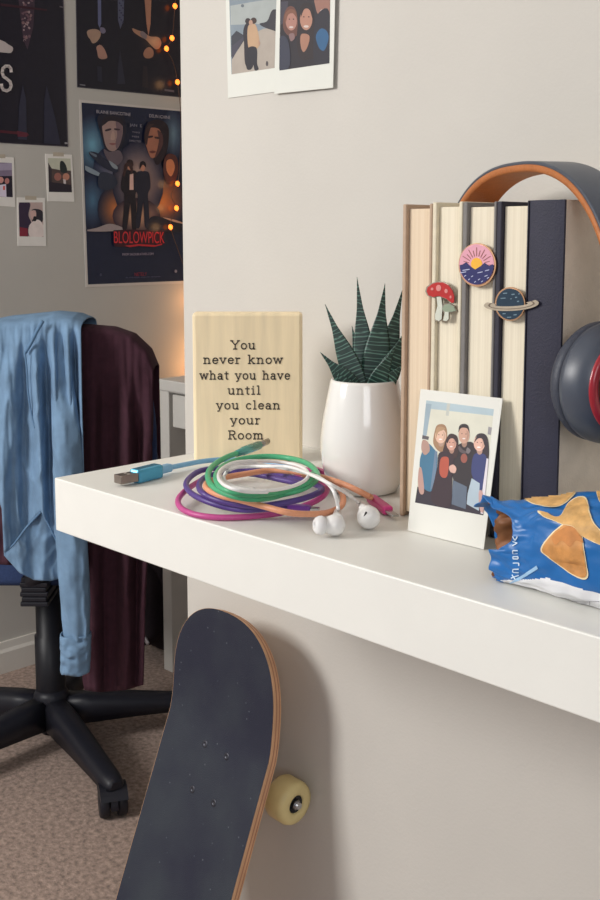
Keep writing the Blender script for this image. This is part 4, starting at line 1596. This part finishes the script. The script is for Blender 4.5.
def sleeve(bm, ctr, wid, rad_f, d, n=26, flat=0.42, seed=1, y0=0, y1=1, m=50):
    def fn(i, j):
        y = y0 + (y1 - y0) * j
        a = 2 * PI * i
        cx, w_ = ctr(y), wid(y)
        base = atd(cx, y, d + (0.052 * max(0, (440 - y) / 110) if y < 440 else 0))
        mm = w_ / 2 * d / 1084
        rr = 1 + 0.16 * noise.noise(V((math.cos(a) * 1.8, math.sin(a) * 1.8 + j * 3, seed))) + 0.10 * math.cos(3 * a + j * 2)
        return base + E_R * (math.cos(a) * mm) - E_F * (math.sin(a) * mm * flat * rr + 0.007 * noise.noise(V((i * 6, j * 5, seed))) + 0.006 * (1 - abs(noise.noise(V((i * 5 + j * 6, j * 9 - i * 3, seed + 3))))) ** 6)
    gridmesh(bm, fn, n * 2, m, wrap=True)


DSL = DS - 0.030
bm = new()
sleeve(bm, lerpf((326, 62), (380, 63), (420, 66), (480, 69), (540, 72), (600, 75.5), (640, 76.5)), lerpf((326, 20), (380, 24), (420, 28), (480, 32), (540, 33), (600, 31), (640, 27)), None, DSL, y0=328, y1=637, flat=0.8, seed=4)
sl = build('sleeve', bm, m_shirt, st_)
bm = new()
sleeve(bm, lerpf((630, 76), (672, 75.5)), lerpf((630, 30.5), (640, 31.5), (672, 29)), None, DSL - .001, y0=633, y1=671, flat=0.85, seed=6, m=16)
build('cuff', bm, m_shirt, sl, solid=0.002)


# stitched seams: thin raised welts along the shirt
def welt(pts, d, r=.0022, mat=m_seam, parent=st_):
    bm = new()
    path_ = catmull([atd(x, y, d) for x, y in pts], 6)
    tube(bm, path_, r, 8)
    return build('seam', bm, mat, parent)


welt([(43, 321), (37, 331), (31, 343), (25, 353)], DS - .016, .0034)
welt([(25, 353), (27, 372), (28, 392), (31, 412), (35, 428)], DS - .023, .0018)
welt([(5, 552), (14, 544), (26, 528), (36, 517), (41, 512)], DS - .024, .0022)
welt([(41, 512), (47, 522), (54, 536), (60, 549)], DS - .022, .0018)

# ================================================================= desk and dark bag
dl = hit(164, 669, 'z', 0)
DX, DY = dl.x, dl.y
print('desk', DX, DY)
desk = thing('desk', 'white wooden desk standing against the far wall behind the chair', 'desk', V((DX + .5, DY + .3, 0)))
m_desk = M('d9d6d0', 0.5, 0.03, 12)
DZ = hit(162, 379, 'y', DY).z
DW, DD = 1.15, FAR_Y - DY - 0.03
pw = hit(172.5, 669, 'y', DY).x - DX
bm = new(); box(bm, (DX + pw / 2, DY + DD / 2, (DZ - .03) / 2), (pw, DD, DZ - .03), bevel=.002); build('side_panel', bm, m_desk, desk)
bm = new(); box(bm, (DX + DW - pw / 2, DY + DD / 2, (DZ - .03) / 2), (pw, DD, DZ - .03), bevel=.002); build('side_panel', bm, m_desk, desk)
bm = new(); box(bm, (DX + DW / 2, DY + DD / 2 - .002, DZ - .015), (DW + .008, DD + .006, .03), bevel=.003); build('desk_top', bm, m_desk, desk)
dz1, dz2 = hit(172, 393, 'y', DY).z, hit(178, 429, 'y', DY).z
bm = new(); box(bm, (DX + DW / 2, DY + .012, DZ - .03 - (DZ - .03 - dz1) / 2), (DW - 2 * pw, .02, DZ - .03 - dz1), bevel=.001); build('apron', bm, m_desk, desk)
bm = new(); box(bm, (DX + pw + .21, DY + .014, (dz1 + dz2) / 2 - .002), (.40, .018, dz1 - dz2 - .006), bevel=.002)
dr_ = build('drawer', bm, m_desk, desk)
bm = new(); lathe(bm, (DX + pw + .21, DY + .005, (dz1 + dz2) / 2), (0, -1, 0), [(0, 0), (.006, 0), (.006, .012), (.013, .016), (.013, .022), (0, .026)], 20)
build('knob', bm, steel, dr_)
bm = new(); box(bm, (DX + DW / 2, DY + DD - .01, .52), (DW - 2 * pw, .016, .34)); build('back_panel', bm, m_desk, desk)

bgl = hit(150, 662, 'z', 0)
bgt = hit(151, 425, 'y', bgl.y).z
bp_ = thing('backpack', 'dark maroon-black backpack standing on the carpet beside the desk', 'bag', V((DX - .11, bgl.y + .1, 0)))
m_bag = M('2a2229', 0.8, 0.12, 90, 0.3, 400)
bm = new(); pillow(bm, (DX - .115, bgl.y + .11, bgt / 2), .19, .2, bgt - .004, Matrix.Identity(3), p=3.4, q=3.4)
build('bag_body', bm, m_bag, bp_)
bm = new(); pillow(bm, (DX - .115, bgl.y + .012, .16), .15, .07, .24, Matrix.Identity(3), p=3.6, q=3.2)
build('front_pocket', bm, m_bag, bp_)
bm = new(); box(bm, hit(146.5, 641, 'y', bgl.y - .026), (.022, .006, .012), Matrix.Rotation(0.7, 3, 'Y'), .002)
build('buckle', bm, M('c8c8d2', 0.3, 0.05, metal=0.7), bp_, label='shiny metal buckle')
bm = new(); tube(bm, catmull([(DX - .15, bgl.y + .12, bgt - .012), (DX - .145, bgl.y + .12, bgt + .03), (DX - .085, bgl.y + .12, bgt + .03), (DX - .08, bgl.y + .12, bgt - .012)], 6), .006, 8)
build('carry_loop', bm, m_bag, bp_)

# ================================================================= wall pictures
NP = V((1, 0, 0))


def poster(corners, border, label, cat='poster', name='movie_poster', rough=.22):
    P = V((PW_X, 0, 0))
    pts = [hitp(x, y, P, NP) - NP * .0006 for x, y in corners]
    c = sum(pts, V()) / 4
    t = thing(name, label, cat, V((PW_X, c.y, c.z)))
    bm = new(); prism(bm, pts, NP * 0.0018)
    build('paper', bm, M(border, .35, .02), t)
    return t, Pic(V((PW_X + .0012, 0, 0)), NP, 1.25, rough, 0.00003)


# black poster at the far left
t, P = poster([(-26, 141.5), (68, 146.8), (62.5, -30), (-32, -40)], '5b5460', 'large black poster with a white capital S beside dark trouser legs')
P.gain = 1.15
P.poly([(-25.6, 141), (67.4, 146.2), (62, -29.5), (-31.5, -39)], (34, 32, 42))
S = lambda pts: [(x / 6.0, y / 6.0) for x, y in pts]
P.poly(S([(105, -60), (205, -60), (208, 30), (200, 160), (165, 298), (140, 240), (118, 60)]), (64, 50, 62))
random.seed(11)
for i in range(46):
    y = random.uniform(-40, 250); f = (250 - y) / 290
    x = 158 + random.uniform(-40, 42) * (0.35 + 0.65 * f)
    P.ell(x / 6, y / 6, random.uniform(.8, 2.0), random.uniform(.7, 1.7), random.choice([(150, 128, 132), (104, 78, 88), (58, 44, 56), (124, 96, 100)]), random.uniform(0, 3), 8)
P.smooth(S([(-40, 235), (20, 248), (45, 265), (75, 285), (70, 312), (45, 318), (-40, 300)]), (176, 166, 164))
P.poly(S([(135, 510), (155, 600), (160, 840), (105, 835), (112, 640)]), (48, 48, 64))
P.poly(S([(278, 515), (325, 690), (362, 868), (262, 860), (264, 600)]), (46, 46, 62))
P.poly(S([(-60, 775), (100, 790), (170, 805), (170, 815), (100, 806), (-60, 790)]), (78, 36, 46))
P.poly(S([(100, 785), (165, 798), (160, 822), (104, 820)]), (92, 42, 54))
P.poly(S([(0, 20), (280, 55), (280, 66), (0, 36)]), (58, 34, 44))
P.poly(S([(355, 36), (385, 42), (385, 50), (355, 44)]), (92, 86, 92))
# white condensed letters ES
P.poly(S([(-45, 395), (-8, 392), (-8, 412), (-28, 414), (-28, 458), (-10, 457), (-10, 477), (-28, 478), (-28, 528), (-8, 528), (-8, 548), (-45, 548)]), (208, 198, 196))
for st2 in [[(62, 432), (60, 412), (48, 398), (28, 398), (12, 412), (8, 436), (16, 460), (36, 474), (56, 492), (62, 514), (54, 536), (36, 546), (16, 540), (6, 524), (4, 506)]]:
    q = [V((x, y, 0)) for x, y in st2]
    for a_, c_ in zip(q, q[1:]):
        d_ = (c_ - a_).normalized(); n_ = V((-d_.y, d_.x, 0)) * 9; a_ = a_ - d_ * 3; c_ = c_ + d_ * 3
        P.poly(S([(a_ + n_)[:2], (c_ + n_)[:2], (c_ - n_)[:2], (a_ - n_)[:2]]), (208, 198, 196), P.step * 140)
P.poly(S([(386, 854), (405, 855), (405, 865), (386, 864)]), (150, 146, 150))
P.build('print', t)

# upper poster with suited men
t, P = poster([(77, 87.3), (186, 97.8), (186, -30), (75, -44)], '4a4650', 'dark poster of men in black suits hung above the action movie poster')
P.gain = 1.15
P.poly([(77.8, 86.6), (185.6, 97), (185.6, -29), (75.8, -43)], (32, 30, 40))
S2 = lambda pts: [(70 + x / 5.0, y / 5.0) for x, y in pts]
P.poly(S2([(138, -60), (155, -60), (156, 120), (148, 140), (140, 120)]), (92, 96, 128))
P.poly(S2([(238, -60), (272, -60), (268, 100), (252, 145), (240, 100)]), (78, 80, 102))
for i in range(12):
    P.ell(70 + (248 + (i % 3) * 8) / 5, (-20 + i * 12) / 5, 1.0, .8, (54, 54, 76), .6, 8)
P.poly(S2([(368, -60), (408, -60), (402, 120), (392, 180), (382, 120)]), (160, 116, 96))
P.poly(S2([(250, 250), (262, 330), (276, 420), (236, 420), (240, 330)]), (44, 44, 58))
P.poly(S2([(136, 330), (158, 335), (160, 410), (138, 405)]), (42, 42, 56))
P.poly(S2([(365, 330), (385, 332), (392, 440), (360, 436)]), (44, 38, 44))
P.smooth(S2([(84, 160), (98, 148), (130, 146), (152, 160), (150, 185), (132, 210), (112, 216), (100, 196), (90, 184)]), (156, 128, 112))
P.smooth(S2([(150, 138), (170, 140), (178, 158), (166, 168), (152, 160)]), (110, 104, 124))
P.smooth(S2([(132, 235), (150, 224), (168, 240), (182, 270), (184, 290), (162, 296), (142, 288), (136, 262)]), (160, 122, 108))
P.smooth(S2([(312, 142), (340, 152), (365, 160), (400, 182), (440, 186), (456, 210), (448, 238), (428, 246), (404, 226), (380, 200), (345, 180), (318, 160)]), (158, 120, 100))
P.smooth(S2([(350, 166), (362, 156), (384, 176), (378, 196), (358, 184)]), (120, 108, 112))
P.smooth(S2([(366, 268), (378, 244), (398, 236), (416, 254), (414, 282), (394, 292), (374, 288)]), (148, 110, 92))
P.poly(S2([(48, 420), (76, 424), (76, 430), (48, 426)]), (110, 108, 116))
P.poly(S2([(472, 445), (520, 452), (520, 462), (472, 454)]), (90, 86, 94))
P.build('print', t)

# action movie poster
t, P = poster([(85.7, 287.2), (186, 283.4), (186, 110), (79, 99.6)], 'd9d2cc', 'action movie poster with two standing figures above a red jagged title')
P.gain = 1.15
P.poly([(88, 284.5), (183.6, 280.8), (183.6, 111.5), (81.5, 102.5)], (32, 36, 58))
R1 = lambda pts: [(80 + x * .17333, 100 + y * .17333) for x, y in pts]
R2 = lambda pts: [(80 + x * .17333, 190 + y * .17333) for x, y in pts]
r1 = lambda x, y: (80 + x * .17333, 100 + y * .17333)
r2 = lambda x, y: (80 + x * .17333, 190 + y * .17333)
P.glow(*r1(70, 260), 20, 32, (104, 150, 172), (33, 37, 59))
P.glow(*r1(535, 200), 12, 28, (104, 128, 146), (33, 37, 59))
P.glow(*r1(190, 390), 20, 22, (128, 124, 138), (40, 46, 70))
P.glow(*r2(70, 60), 15, 28, (70, 102, 128), (33, 37, 59))
P.glow(*r2(450, 60), 30, 30, (206, 124, 66), (33, 37, 59))
P.glow(*r2(200, 110), 18, 24, (190, 112, 64), (36, 37, 56))
P.glow(*r1(330, 470), 26, 40, (206, 168, 150), (40, 40, 60))
P.glow(*r2(320, 150), 24, 18, (222, 170, 134), (60, 46, 56))
# head at the upper left
P.smooth(R1([(95, 100), (140, 78), (240, 90), (258, 160), (250, 230), (225, 290), (180, 305), (140, 285), (120, 220), (100, 150)]), (36, 34, 48))
P.smooth(R1([(122, 130), (165, 105), (225, 120), (240, 170), (232, 230), (210, 280), (180, 296), (150, 278), (132, 225)]), (152, 126, 120))
P.smooth(R1([(200, 125), (232, 140), (238, 190), (228, 240), (206, 282), (198, 250), (208, 200)]), (112, 92, 98))
P.smooth(R1([(118, 150), (130, 105), (180, 92), (235, 112), (240, 150), (215, 128), (165, 122), (135, 142)]), (40, 34, 44))
P.smooth(R1([(140, 172), (170, 164), (172, 174), (142, 182)]), (58, 46, 54)); P.smooth(R1([(192, 164), (222, 168), (220, 176), (194, 174)]), (58, 46, 54))
P.smooth(R1([(162, 252), (182, 248), (202, 253), (182, 262)]), (128, 84, 84))
P.smooth(R1([(178, 185), (190, 185), (196, 225), (180, 232), (170, 224)]), (168, 140, 130))
P.smooth(R1([(130, 285), (165, 300), (220, 292), (240, 340), (200, 380), (150, 340)]), (96, 84, 92))
# head at the upper right
P.smooth(R1([(370, 160), (395, 125), (450, 115), (500, 150), (505, 230), (490, 310), (455, 365), (430, 370), (400, 300), (365, 240)]), (40, 30, 38))
P.smooth(R1([(380, 180), (405, 160), (450, 170), (465, 220), (452, 280), (425, 330), (400, 330), (380, 280), (368, 230)]), (158, 104, 84))
P.smooth(R1([(440, 175), (468, 200), (470, 260), (440, 320), (425, 330), (440, 280), (448, 230)]), (84, 54, 54))
P.smooth(R1([(385, 210), (412, 206), (412, 216), (386, 220)]), (60, 40, 44)); P.smooth(R1([(425, 212), (452, 216), (450, 226), (426, 222)]), (60, 40, 44))
P.smooth(R1([(392, 300), (412, 292), (432, 300), (412, 308)]), (104, 58, 54))
P.smooth(R1([(370, 180), (390, 145), (420, 140), (400, 165), (388, 210), (378, 260), (366, 230)]), (58, 40, 42))
# small face right edge
P.smooth(R1([(480, 340), (510, 310), (550, 330), (560, 400), (540, 470), (500, 480), (475, 420)]), (86, 50, 46))
P.smooth(R1([(495, 350), (525, 345), (540, 390), (520, 440), (498, 420), (490, 385)]), (190, 120, 84))
# blue machine left
P.smooth(R1([(45, 300), (90, 305), (150, 350), (210, 395), (200, 420), (130, 390), (60, 330)]), (40, 44, 60))
P.smooth(R1([(20, 380), (60, 395), (110, 425), (105, 440), (60, 425), (25, 405)]), (128, 140, 152))
P.smooth(R1([(50, 300), (88, 318), (84, 330), (52, 310)]), (92, 104, 118))
P.smooth(R1([(160, 350), (205, 380), (208, 400), (180, 388)]), (132, 140, 148))
P.smooth(R1([(110, 420), (180, 430), (210, 480), (160, 519), (100, 500)]), (46, 50, 66))
# rocky skyline
P.smooth(R2([(20, 235), (90, 218), (165, 195), (235, 215), (240, 232), (120, 240)]), (150, 136, 136))
P.smooth(R2([(395, 165), (430, 150), (470, 160), (520, 175), (585, 185), (585, 240), (390, 235)]), (34, 34, 46))
P.smooth(R2([(470, 158), (540, 172), (584, 188), (582, 194), (530, 182)]), (170, 140, 124))
# two standing figures
def fig(cx, hy, fy, w_, suit, hair, skin=(176, 124, 104)):
    H_ = fy - hy
    P.smooth([(cx - w_ * .52, hy + H_ * .17), (cx - w_ * .2, hy + H_ * .13), (cx + w_ * .2, hy + H_ * .13), (cx + w_ * .52, hy + H_ * .17), (cx + w_ * .62, hy + H_ * .38), (cx + w_ * .42, hy + H_ * .5), (cx + w_ * .5, hy + H_ * .75), (cx + w_ * .5, fy), (cx + w_ * .16, fy), (cx + w_ * .04, hy + H_ * .62), (cx - w_ * .22, fy), (cx - w_ * .55, fy), (cx - w_ * .46, hy + H_ * .72), (cx - w_ * .42, hy + H_ * .5), (cx - w_ * .66, hy + H_ * .4)], suit)
    P.ell(cx, hy + H_ * .065, w_ * .2, H_ * .068, skin)
    P.smooth([(cx - w_ * .25, hy + H_ * .1), (cx - w_ * .22, hy), (cx, hy - H_ * .03), (cx + w_ * .22, hy), (cx + w_ * .24, hy + H_ * .07), (cx, hy + H_ * .03)], hair)


fig(*[128.6, 161.5], 228.5, 13.5, (34, 28, 36), (46, 32, 34))
fig(*[141.5, 163], 226, 12.5, (36, 36, 50), (36, 28, 34))
P.poly(R1([(280, 430), (300, 425), (302, 519), (278, 519)]), (206, 168, 158))
P.smooth(R1([(248, 380), (262, 362), (290, 366), (298, 400), (290, 430), (282, 400), (268, 385), (250, 440), (240, 430)]), (60, 40, 40))
# title and credits
P.poly(R2([(185, 232), (260, 228), (480, 232), (476, 300), (470, 318), (440, 312), (330, 322), (220, 328), (192, 325), (186, 300)]), (60, 24, 34))
P.text('BLOLOWPICK', *r2(186, 306), 11.8, (196, 44, 52), 50, 0)
P.poly(R2([(250, 322), (330, 312), (430, 318), (466, 308), (466, 316), (420, 328), (330, 322), (280, 330)]), (176, 40, 48))
P.text('BLAINE BANCOTINE', *r1(86, 76), 3.2, (158, 150, 158), 37, .09)
P.text('DELIN ICHINE', *r1(390, 100), 3.2, (158, 150, 158), 25, .09)
P.text('JAN  E', *r1(280, 152), 2.8, (120, 118, 132), 16, .09)
P.text('TWO', *r1(292, 190), 1.6, (124, 118, 132), 6, .09)
P.text('MEN', *r1(292, 215), 1.6, (124, 118, 132), 6, .09)
P.text('DIRECTED', *r1(276, 240), 1.8, (124, 118, 132), 12, .09)
P.text('FROM SALSUBLATHES.COM', *r2(236, 378), 2.3, (148, 134, 150), 33, -.02)
P.text('NETELY', *r2(306, 496), 3.4, (128, 44, 56), 13, -.03)
P.text('IN THEATERS AND ON DEMAND', *r2(256, 508), 1.0, (88, 88, 116), 36, -.03)
P.ell(*r2(545, 468), 1.3, 1.6, (130, 124, 138)); P.ell(*r2(112, 488), 1.1, 1.5, (60, 62, 84))
P.build('print', t)


def instax_left(out, win, label, paint):
    t, P = poster(out, 'f6f2ec', label, 'photo', 'instant_photo', .3)
    P.gain = 1.2
    paint(P, win)
    P.build('picture', t)
    # strip of tape holding the top edge
    (x0, y0), (x1, y1) = out[3], out[2]
    bm = new()
    a_ = [(x0 + (x1 - x0) * .3, y0 - 1.6), (x0 + (x1 - x0) * .7, y0 - 1.2), (x0 + (x1 - x0) * .7, y0 + 2.6), (x0 + (x1 - x0) * .3, y0 + 2.4)]
    prism(bm, [hitp(x, y, V((PW_X + .0013, 0, 0)), NP) for x, y in a_], NP * .0003)
    build('tape', bm, M('c6baa8', .4, .03), t)


Q = lambda pts: [(x * .15, 140 + y * .15) for x, y in pts]
q = lambda x, y: (x * .15, 140 + y * .15)


def pA(P, w_):
    P.poly(w_, (176, 176, 160))
    P.poly(Q([(320, 150), (345, 190), (400, 200), (475, 205), (480, 348), (326, 346)]), (78, 64, 62))
    P.poly(Q([(322, 150), (345, 195), (345, 346), (326, 346)]), (52, 46, 52))
    P.smooth(Q([(400, 150), (418, 140), (440, 170), (446, 215), (405, 212)]), (40, 46, 48))
    P.ell(*q(385, 245), 3.6, 4, (140, 92, 84)); P.ell(*q(440, 245), 3.4, 3.6, (168, 118, 100))
    P.poly(Q([(420, 260), (438, 265), (440, 305), (426, 305)]), (186, 176, 176))
    P.poly(Q([(330, 280), (420, 290), (475, 300), (480, 348), (326, 346)]), (42, 36, 46))


def pB(P, w_):
    P.poly(w_, (170, 150, 146))
    P.smooth(Q([(128, 420), (200, 420), (190, 500), (210, 560), (190, 640), (130, 640)]), (54, 42, 62))
    P.poly(Q([(130, 580), (185, 590), (185, 642), (130, 642)]), (120, 44, 58))
    P.smooth(Q([(210, 470), (250, 460), (285, 480), (285, 540), (250, 560), (215, 540)]), (48, 42, 52))
    P.smooth(Q([(195, 570), (250, 530), (288, 570), (290, 640), (200, 642)]), (204, 192, 188))
    P.smooth(Q([(200, 480), (235, 470), (240, 510), (215, 530)]), (186, 154, 148))
    P.ell(*q(232, 525), 1.8, 2.6, (36, 30, 38))


def pC(P, w_):
    P.poly(w_, (120, 108, 128))
    P.poly([(-12, 176), (12.2, 176), (12.6, 197), (-12, 196)], (38, 34, 46))
    P.ell(1, 180, 2.6, 3.2, (186, 134, 128)); P.ell(7, 181, 2.3, 3, (168, 112, 108))
    P.poly([(-1, 185), (6, 184), (6.5, 197), (-1, 196.5)], (196, 188, 204)); P.poly([(3, 186), (5, 186), (5, 190), (3, 190)], (190, 90, 84))
    P.poly([(-12, 164), (12, 163), (12.1, 170), (-12, 171)], (150, 140, 160))


instax_left(Q([(316, 408), (494, 412), (478, 98), (300, 92)]), Q([(326, 346), (480, 350), (470, 124), (320, 120)]), 'small instant photo taped right under the black poster', pA)
instax_left(Q([(118, 706), (306, 708), (298, 386), (112, 382)]), Q([(130, 642), (290, 646), (284, 416), (124, 416)]), 'lowest of the small instant photos on the poster wall', pB)
instax_left([(-13, 205), (15, 207), (13.5, 157.5), (-14, 155.5)], [(-12, 196.3), (12.8, 197.3), (11.8, 163), (-12.5, 162)], 'small instant photo of people in pale clothes, left of the lowest wall photo', pC)

# two instant photos on the shelf wall
NW = V((0, -1, 0))


def wallphoto(out, label, lift, curl=0.0):
    P0_ = V((0, -lift, 0))
    pts = [hitp(x, y, P0_, NW) for x, y in out]
    c = sum(pts, V()) / 4
    t = thing('instant_photo', label, 'photo', V((c.x, -lift, c.z)), 'instant photos pinned on the shelf wall')
    bm = new(); prism(bm, pts, NW * 0.0006)
    build('photo_card', bm, M('d9dad3', .6, .01, spec=.2), t)
    return t, Pic(V((0, -lift - .0006, 0)), NW, 0.85, .6, .00002)


W = lambda pts: [(225 + x * .19167, y * .19167) for x, y in pts]
w1 = lambda x, y: (225 + x * .19167, y * .19167)
t, P = wallphoto(W([(18, 512), (330, 470), (330, -190), (2, -170)]), 'instant photo of a hugging couple outdoors, partly under its neighbour', .0006)
P.poly(W([(34, 388), (318, 346), (318, -100), (20, -80)]), (146, 160, 172))
P.poly(W([(28, 30), (318, -20), (318, 120), (30, 130)]), (186, 194, 192))
P.poly(W([(33, 190), (60, 160), (100, 185), (105, 215), (33, 300)]), (64, 66, 78))
P.poly(W([(36, 310), (110, 195), (200, 150), (318, 140), (318, 346), (36, 388)]), (196, 184, 172))
P.smooth(W([(180, 125), (220, 110), (245, 55), (275, 50), (318, 60), (318, 165), (230, 152)]), (56, 54, 64))
P.poly(W([(36, 240), (100, 190), (95, 210), (38, 310)]), (78, 76, 92))
P.smooth(W([(105, 130), (130, 110), (140, 150), (135, 250), (150, 330), (130, 365), (105, 330), (100, 230), (95, 170)]), (48, 42, 52))
P.smooth(W([(120, 140), (155, 125), (172, 165), (180, 235), (150, 262), (122, 245)]), (214, 176, 140))
P.ell(*w1(120, 110), 2.8, 3, (54, 42, 46)); P.ell(*w1(150, 108), 3, 3.2, (70, 50, 46)); P.ell(*w1(135, 118), 1.9, 2.6, (206, 164, 142))
P.smooth(W([(118, 255), (165, 250), (168, 330), (176, 360), (155, 365), (142, 300), (132, 360), (112, 350)]), (40, 38, 50))
P.smooth(W([(175, 210), (185, 225), (178, 240)]), (206, 164, 142))
P.ell(*w1(92, 30), 1.6, 1.6, (120, 130, 138)); P.ell(*w1(220, 332), 1.2, 2.6, (92, 84, 86))
P.build('picture', t)
t, P = wallphoto(W([(258, 490), (565, 458), (580, -190), (275, -200)]), 'instant photo of three smiling people in dark clothes, overlapping its neighbour', .0042)
P.poly(W([(284, 368), (545, 330), (550, -120), (290, -110)]), (42, 36, 46))
P.poly(W([(290, 10), (330, 5), (320, 110), (290, 130)]), (70, 66, 82))
P.smooth(W([(305, 90), (325, 40), (355, 35), (375, 70), (380, 150), (370, 190), (330, 185), (305, 150)]), (116, 74, 64))
P.ell(*w1(346, 110), 5.6, 9.4, (196, 142, 128))
P.ell(*w1(346, 142), 2.2, 1.0, (234, 216, 210)); P.ell(*w1(336, 100), .7, .6, (60, 42, 44)); P.ell(*w1(358, 100), .7, .6, (60, 42, 44))
P.smooth(W([(312, 80), (335, 50), (365, 55), (376, 95), (355, 70), (330, 78), (316, 120)]), (140, 92, 74))
P.smooth(W([(390, 60), (405, 20), (440, 15), (460, 50), (468, 150), (480, 280), (440, 310), (390, 300), (375, 200)]), (44, 32, 38))
P.ell(*w1(424, 100), 6.2, 11, (202, 148, 126))
P.ell(*w1(424, 138), 2.6, 1.2, (236, 220, 212)); P.ell(*w1(412, 88), .8, .6, (56, 40, 42)); P.ell(*w1(438, 88), .8, .6, (56, 40, 42))
P.smooth(W([(398, 180), (440, 185), (435, 235), (412, 272), (396, 240)]), (188, 136, 112))
P.smooth(W([(396, 90), (404, 40), (430, 25), (455, 50), (458, 100), (442, 52), (415, 48)]), (44, 32, 38))
P.smooth(W([(470, -30), (550, -40), (548, 80), (520, 98), (490, 80), (474, 40)]), (172, 124, 110))
P.ell(*w1(512, 55), 2.6, 1.1, (224, 204, 198))
P.smooth(W([(480, 80), (545, 60), (546, 330), (470, 330), (465, 180)]), (40, 38, 52))
P.smooth(W([(475, 190), (500, 150), (530, 160), (542, 200), (520, 262), (492, 250)]), (48, 104, 152))
P.smooth(W([(286, 200), (330, 210), (340, 340), (285, 362)]), (58, 62, 82))
P.smooth(W([(335, 180), (360, 175), (365, 200), (345, 215)]), (150, 118, 118))
P.build('picture', t)

# ================================================================= fairy lights
m_glow = M('ff7a2c', .4, .0, emit=2.6)
fl = thing('fairy_lights', 'string of warm fairy lights hanging along the far end of the poster wall', 'string lights', hit(176, 130, 'x', PW_X + .02))
pts = [(178, -30), (175, 6), (172, 38), (166.5, 48.5), (173, 62), (177.5, 82), (181, 120), (180, 160), (177.5, 183.5), (171, 195), (176.5, 208), (172, 218), (170.5, 227), (178, 250), (187, 275), (192, 300), (188, 320), (196, 345), (190, 370)]
bm = new(); tube(bm, catmull([hit(x, y, 'x', PW_X + .014) for x, y in pts], 6), .0010, 6)
build('wire', bm, M('5a3b2a', .5), fl)
for x, y in [(175, 6), (172, 38), (166.5, 48.5), (177.5, 82), (177.5, 183.5), (176.5, 208), (170.5, 227), (192, 300), (196, 345), (190, 370)]:
    bm = new(); c = hit(x, y, 'x', PW_X + .019)
    lathe(bm, c, (0.3, 0, -1), [(0, -.008), (.004, -.0065), (.0068, -.001), (.006, .004), (0, .010)], 14)
    build('bulb', bm, m_glow, fl)
    if y > 150 or y in (38, 82):
        ld = bpy.data.lights.new('bulb_light', 'POINT'); ld.energy = 0.02 if y < 250 else 0.16; ld.color = (1, .50, .2); ld.shadow_soft_size = .012
        lo = bpy.data.objects.new('bulb_light', ld); COL.objects.link(lo)
        lo.parent = fl; lo.location = c + V((.05, 0, 0)) - V(fl.location)

# ================================================================= light
def area(name, loc, target, size, energy, color):
    ld = bpy.data.lights.new(name, 'AREA'); ld.shape = 'RECTANGLE'; ld.size, ld.size_y = size; ld.energy = energy; ld.color = color
    lo = bpy.data.objects.new(name, ld); COL.objects.link(lo)
    lo.location = loc
    lo.rotation_euler = (V(target) - V(loc)).to_track_quat('-Z', 'Y').to_euler()
    return lo


area('window_daylight', (-0.95, -2.15, 1.9), (0.15, -0.1, 0.85), (0.75, 0.75), 43, (1.0, 0.98, 0.95))
area('right_fill', (2.7, -2.2, 1.9), (0.3, -0.1, 0.9), (1.1, 1.1), 16, (0.95, 0.97, 1.0))  # added fill lamp on the right, lifting the tan board and pot side
w_ = bpy.data.worlds.new('world'); scene.world = w_
w_.use_nodes = True
bgn = w_.node_tree.nodes['Background']
bgn.inputs['Color'].default_value = (0.86, 0.91, 1.0, 1)
bgn.inputs['Strength'].default_value = 0.22

vs_ = scene.view_settings
vs_.view_transform = 'Standard'
vs_.look = 'None'
vs_.gamma = 1.0
vs_.exposure = 0.25
vs_.use_curve_mapping = False
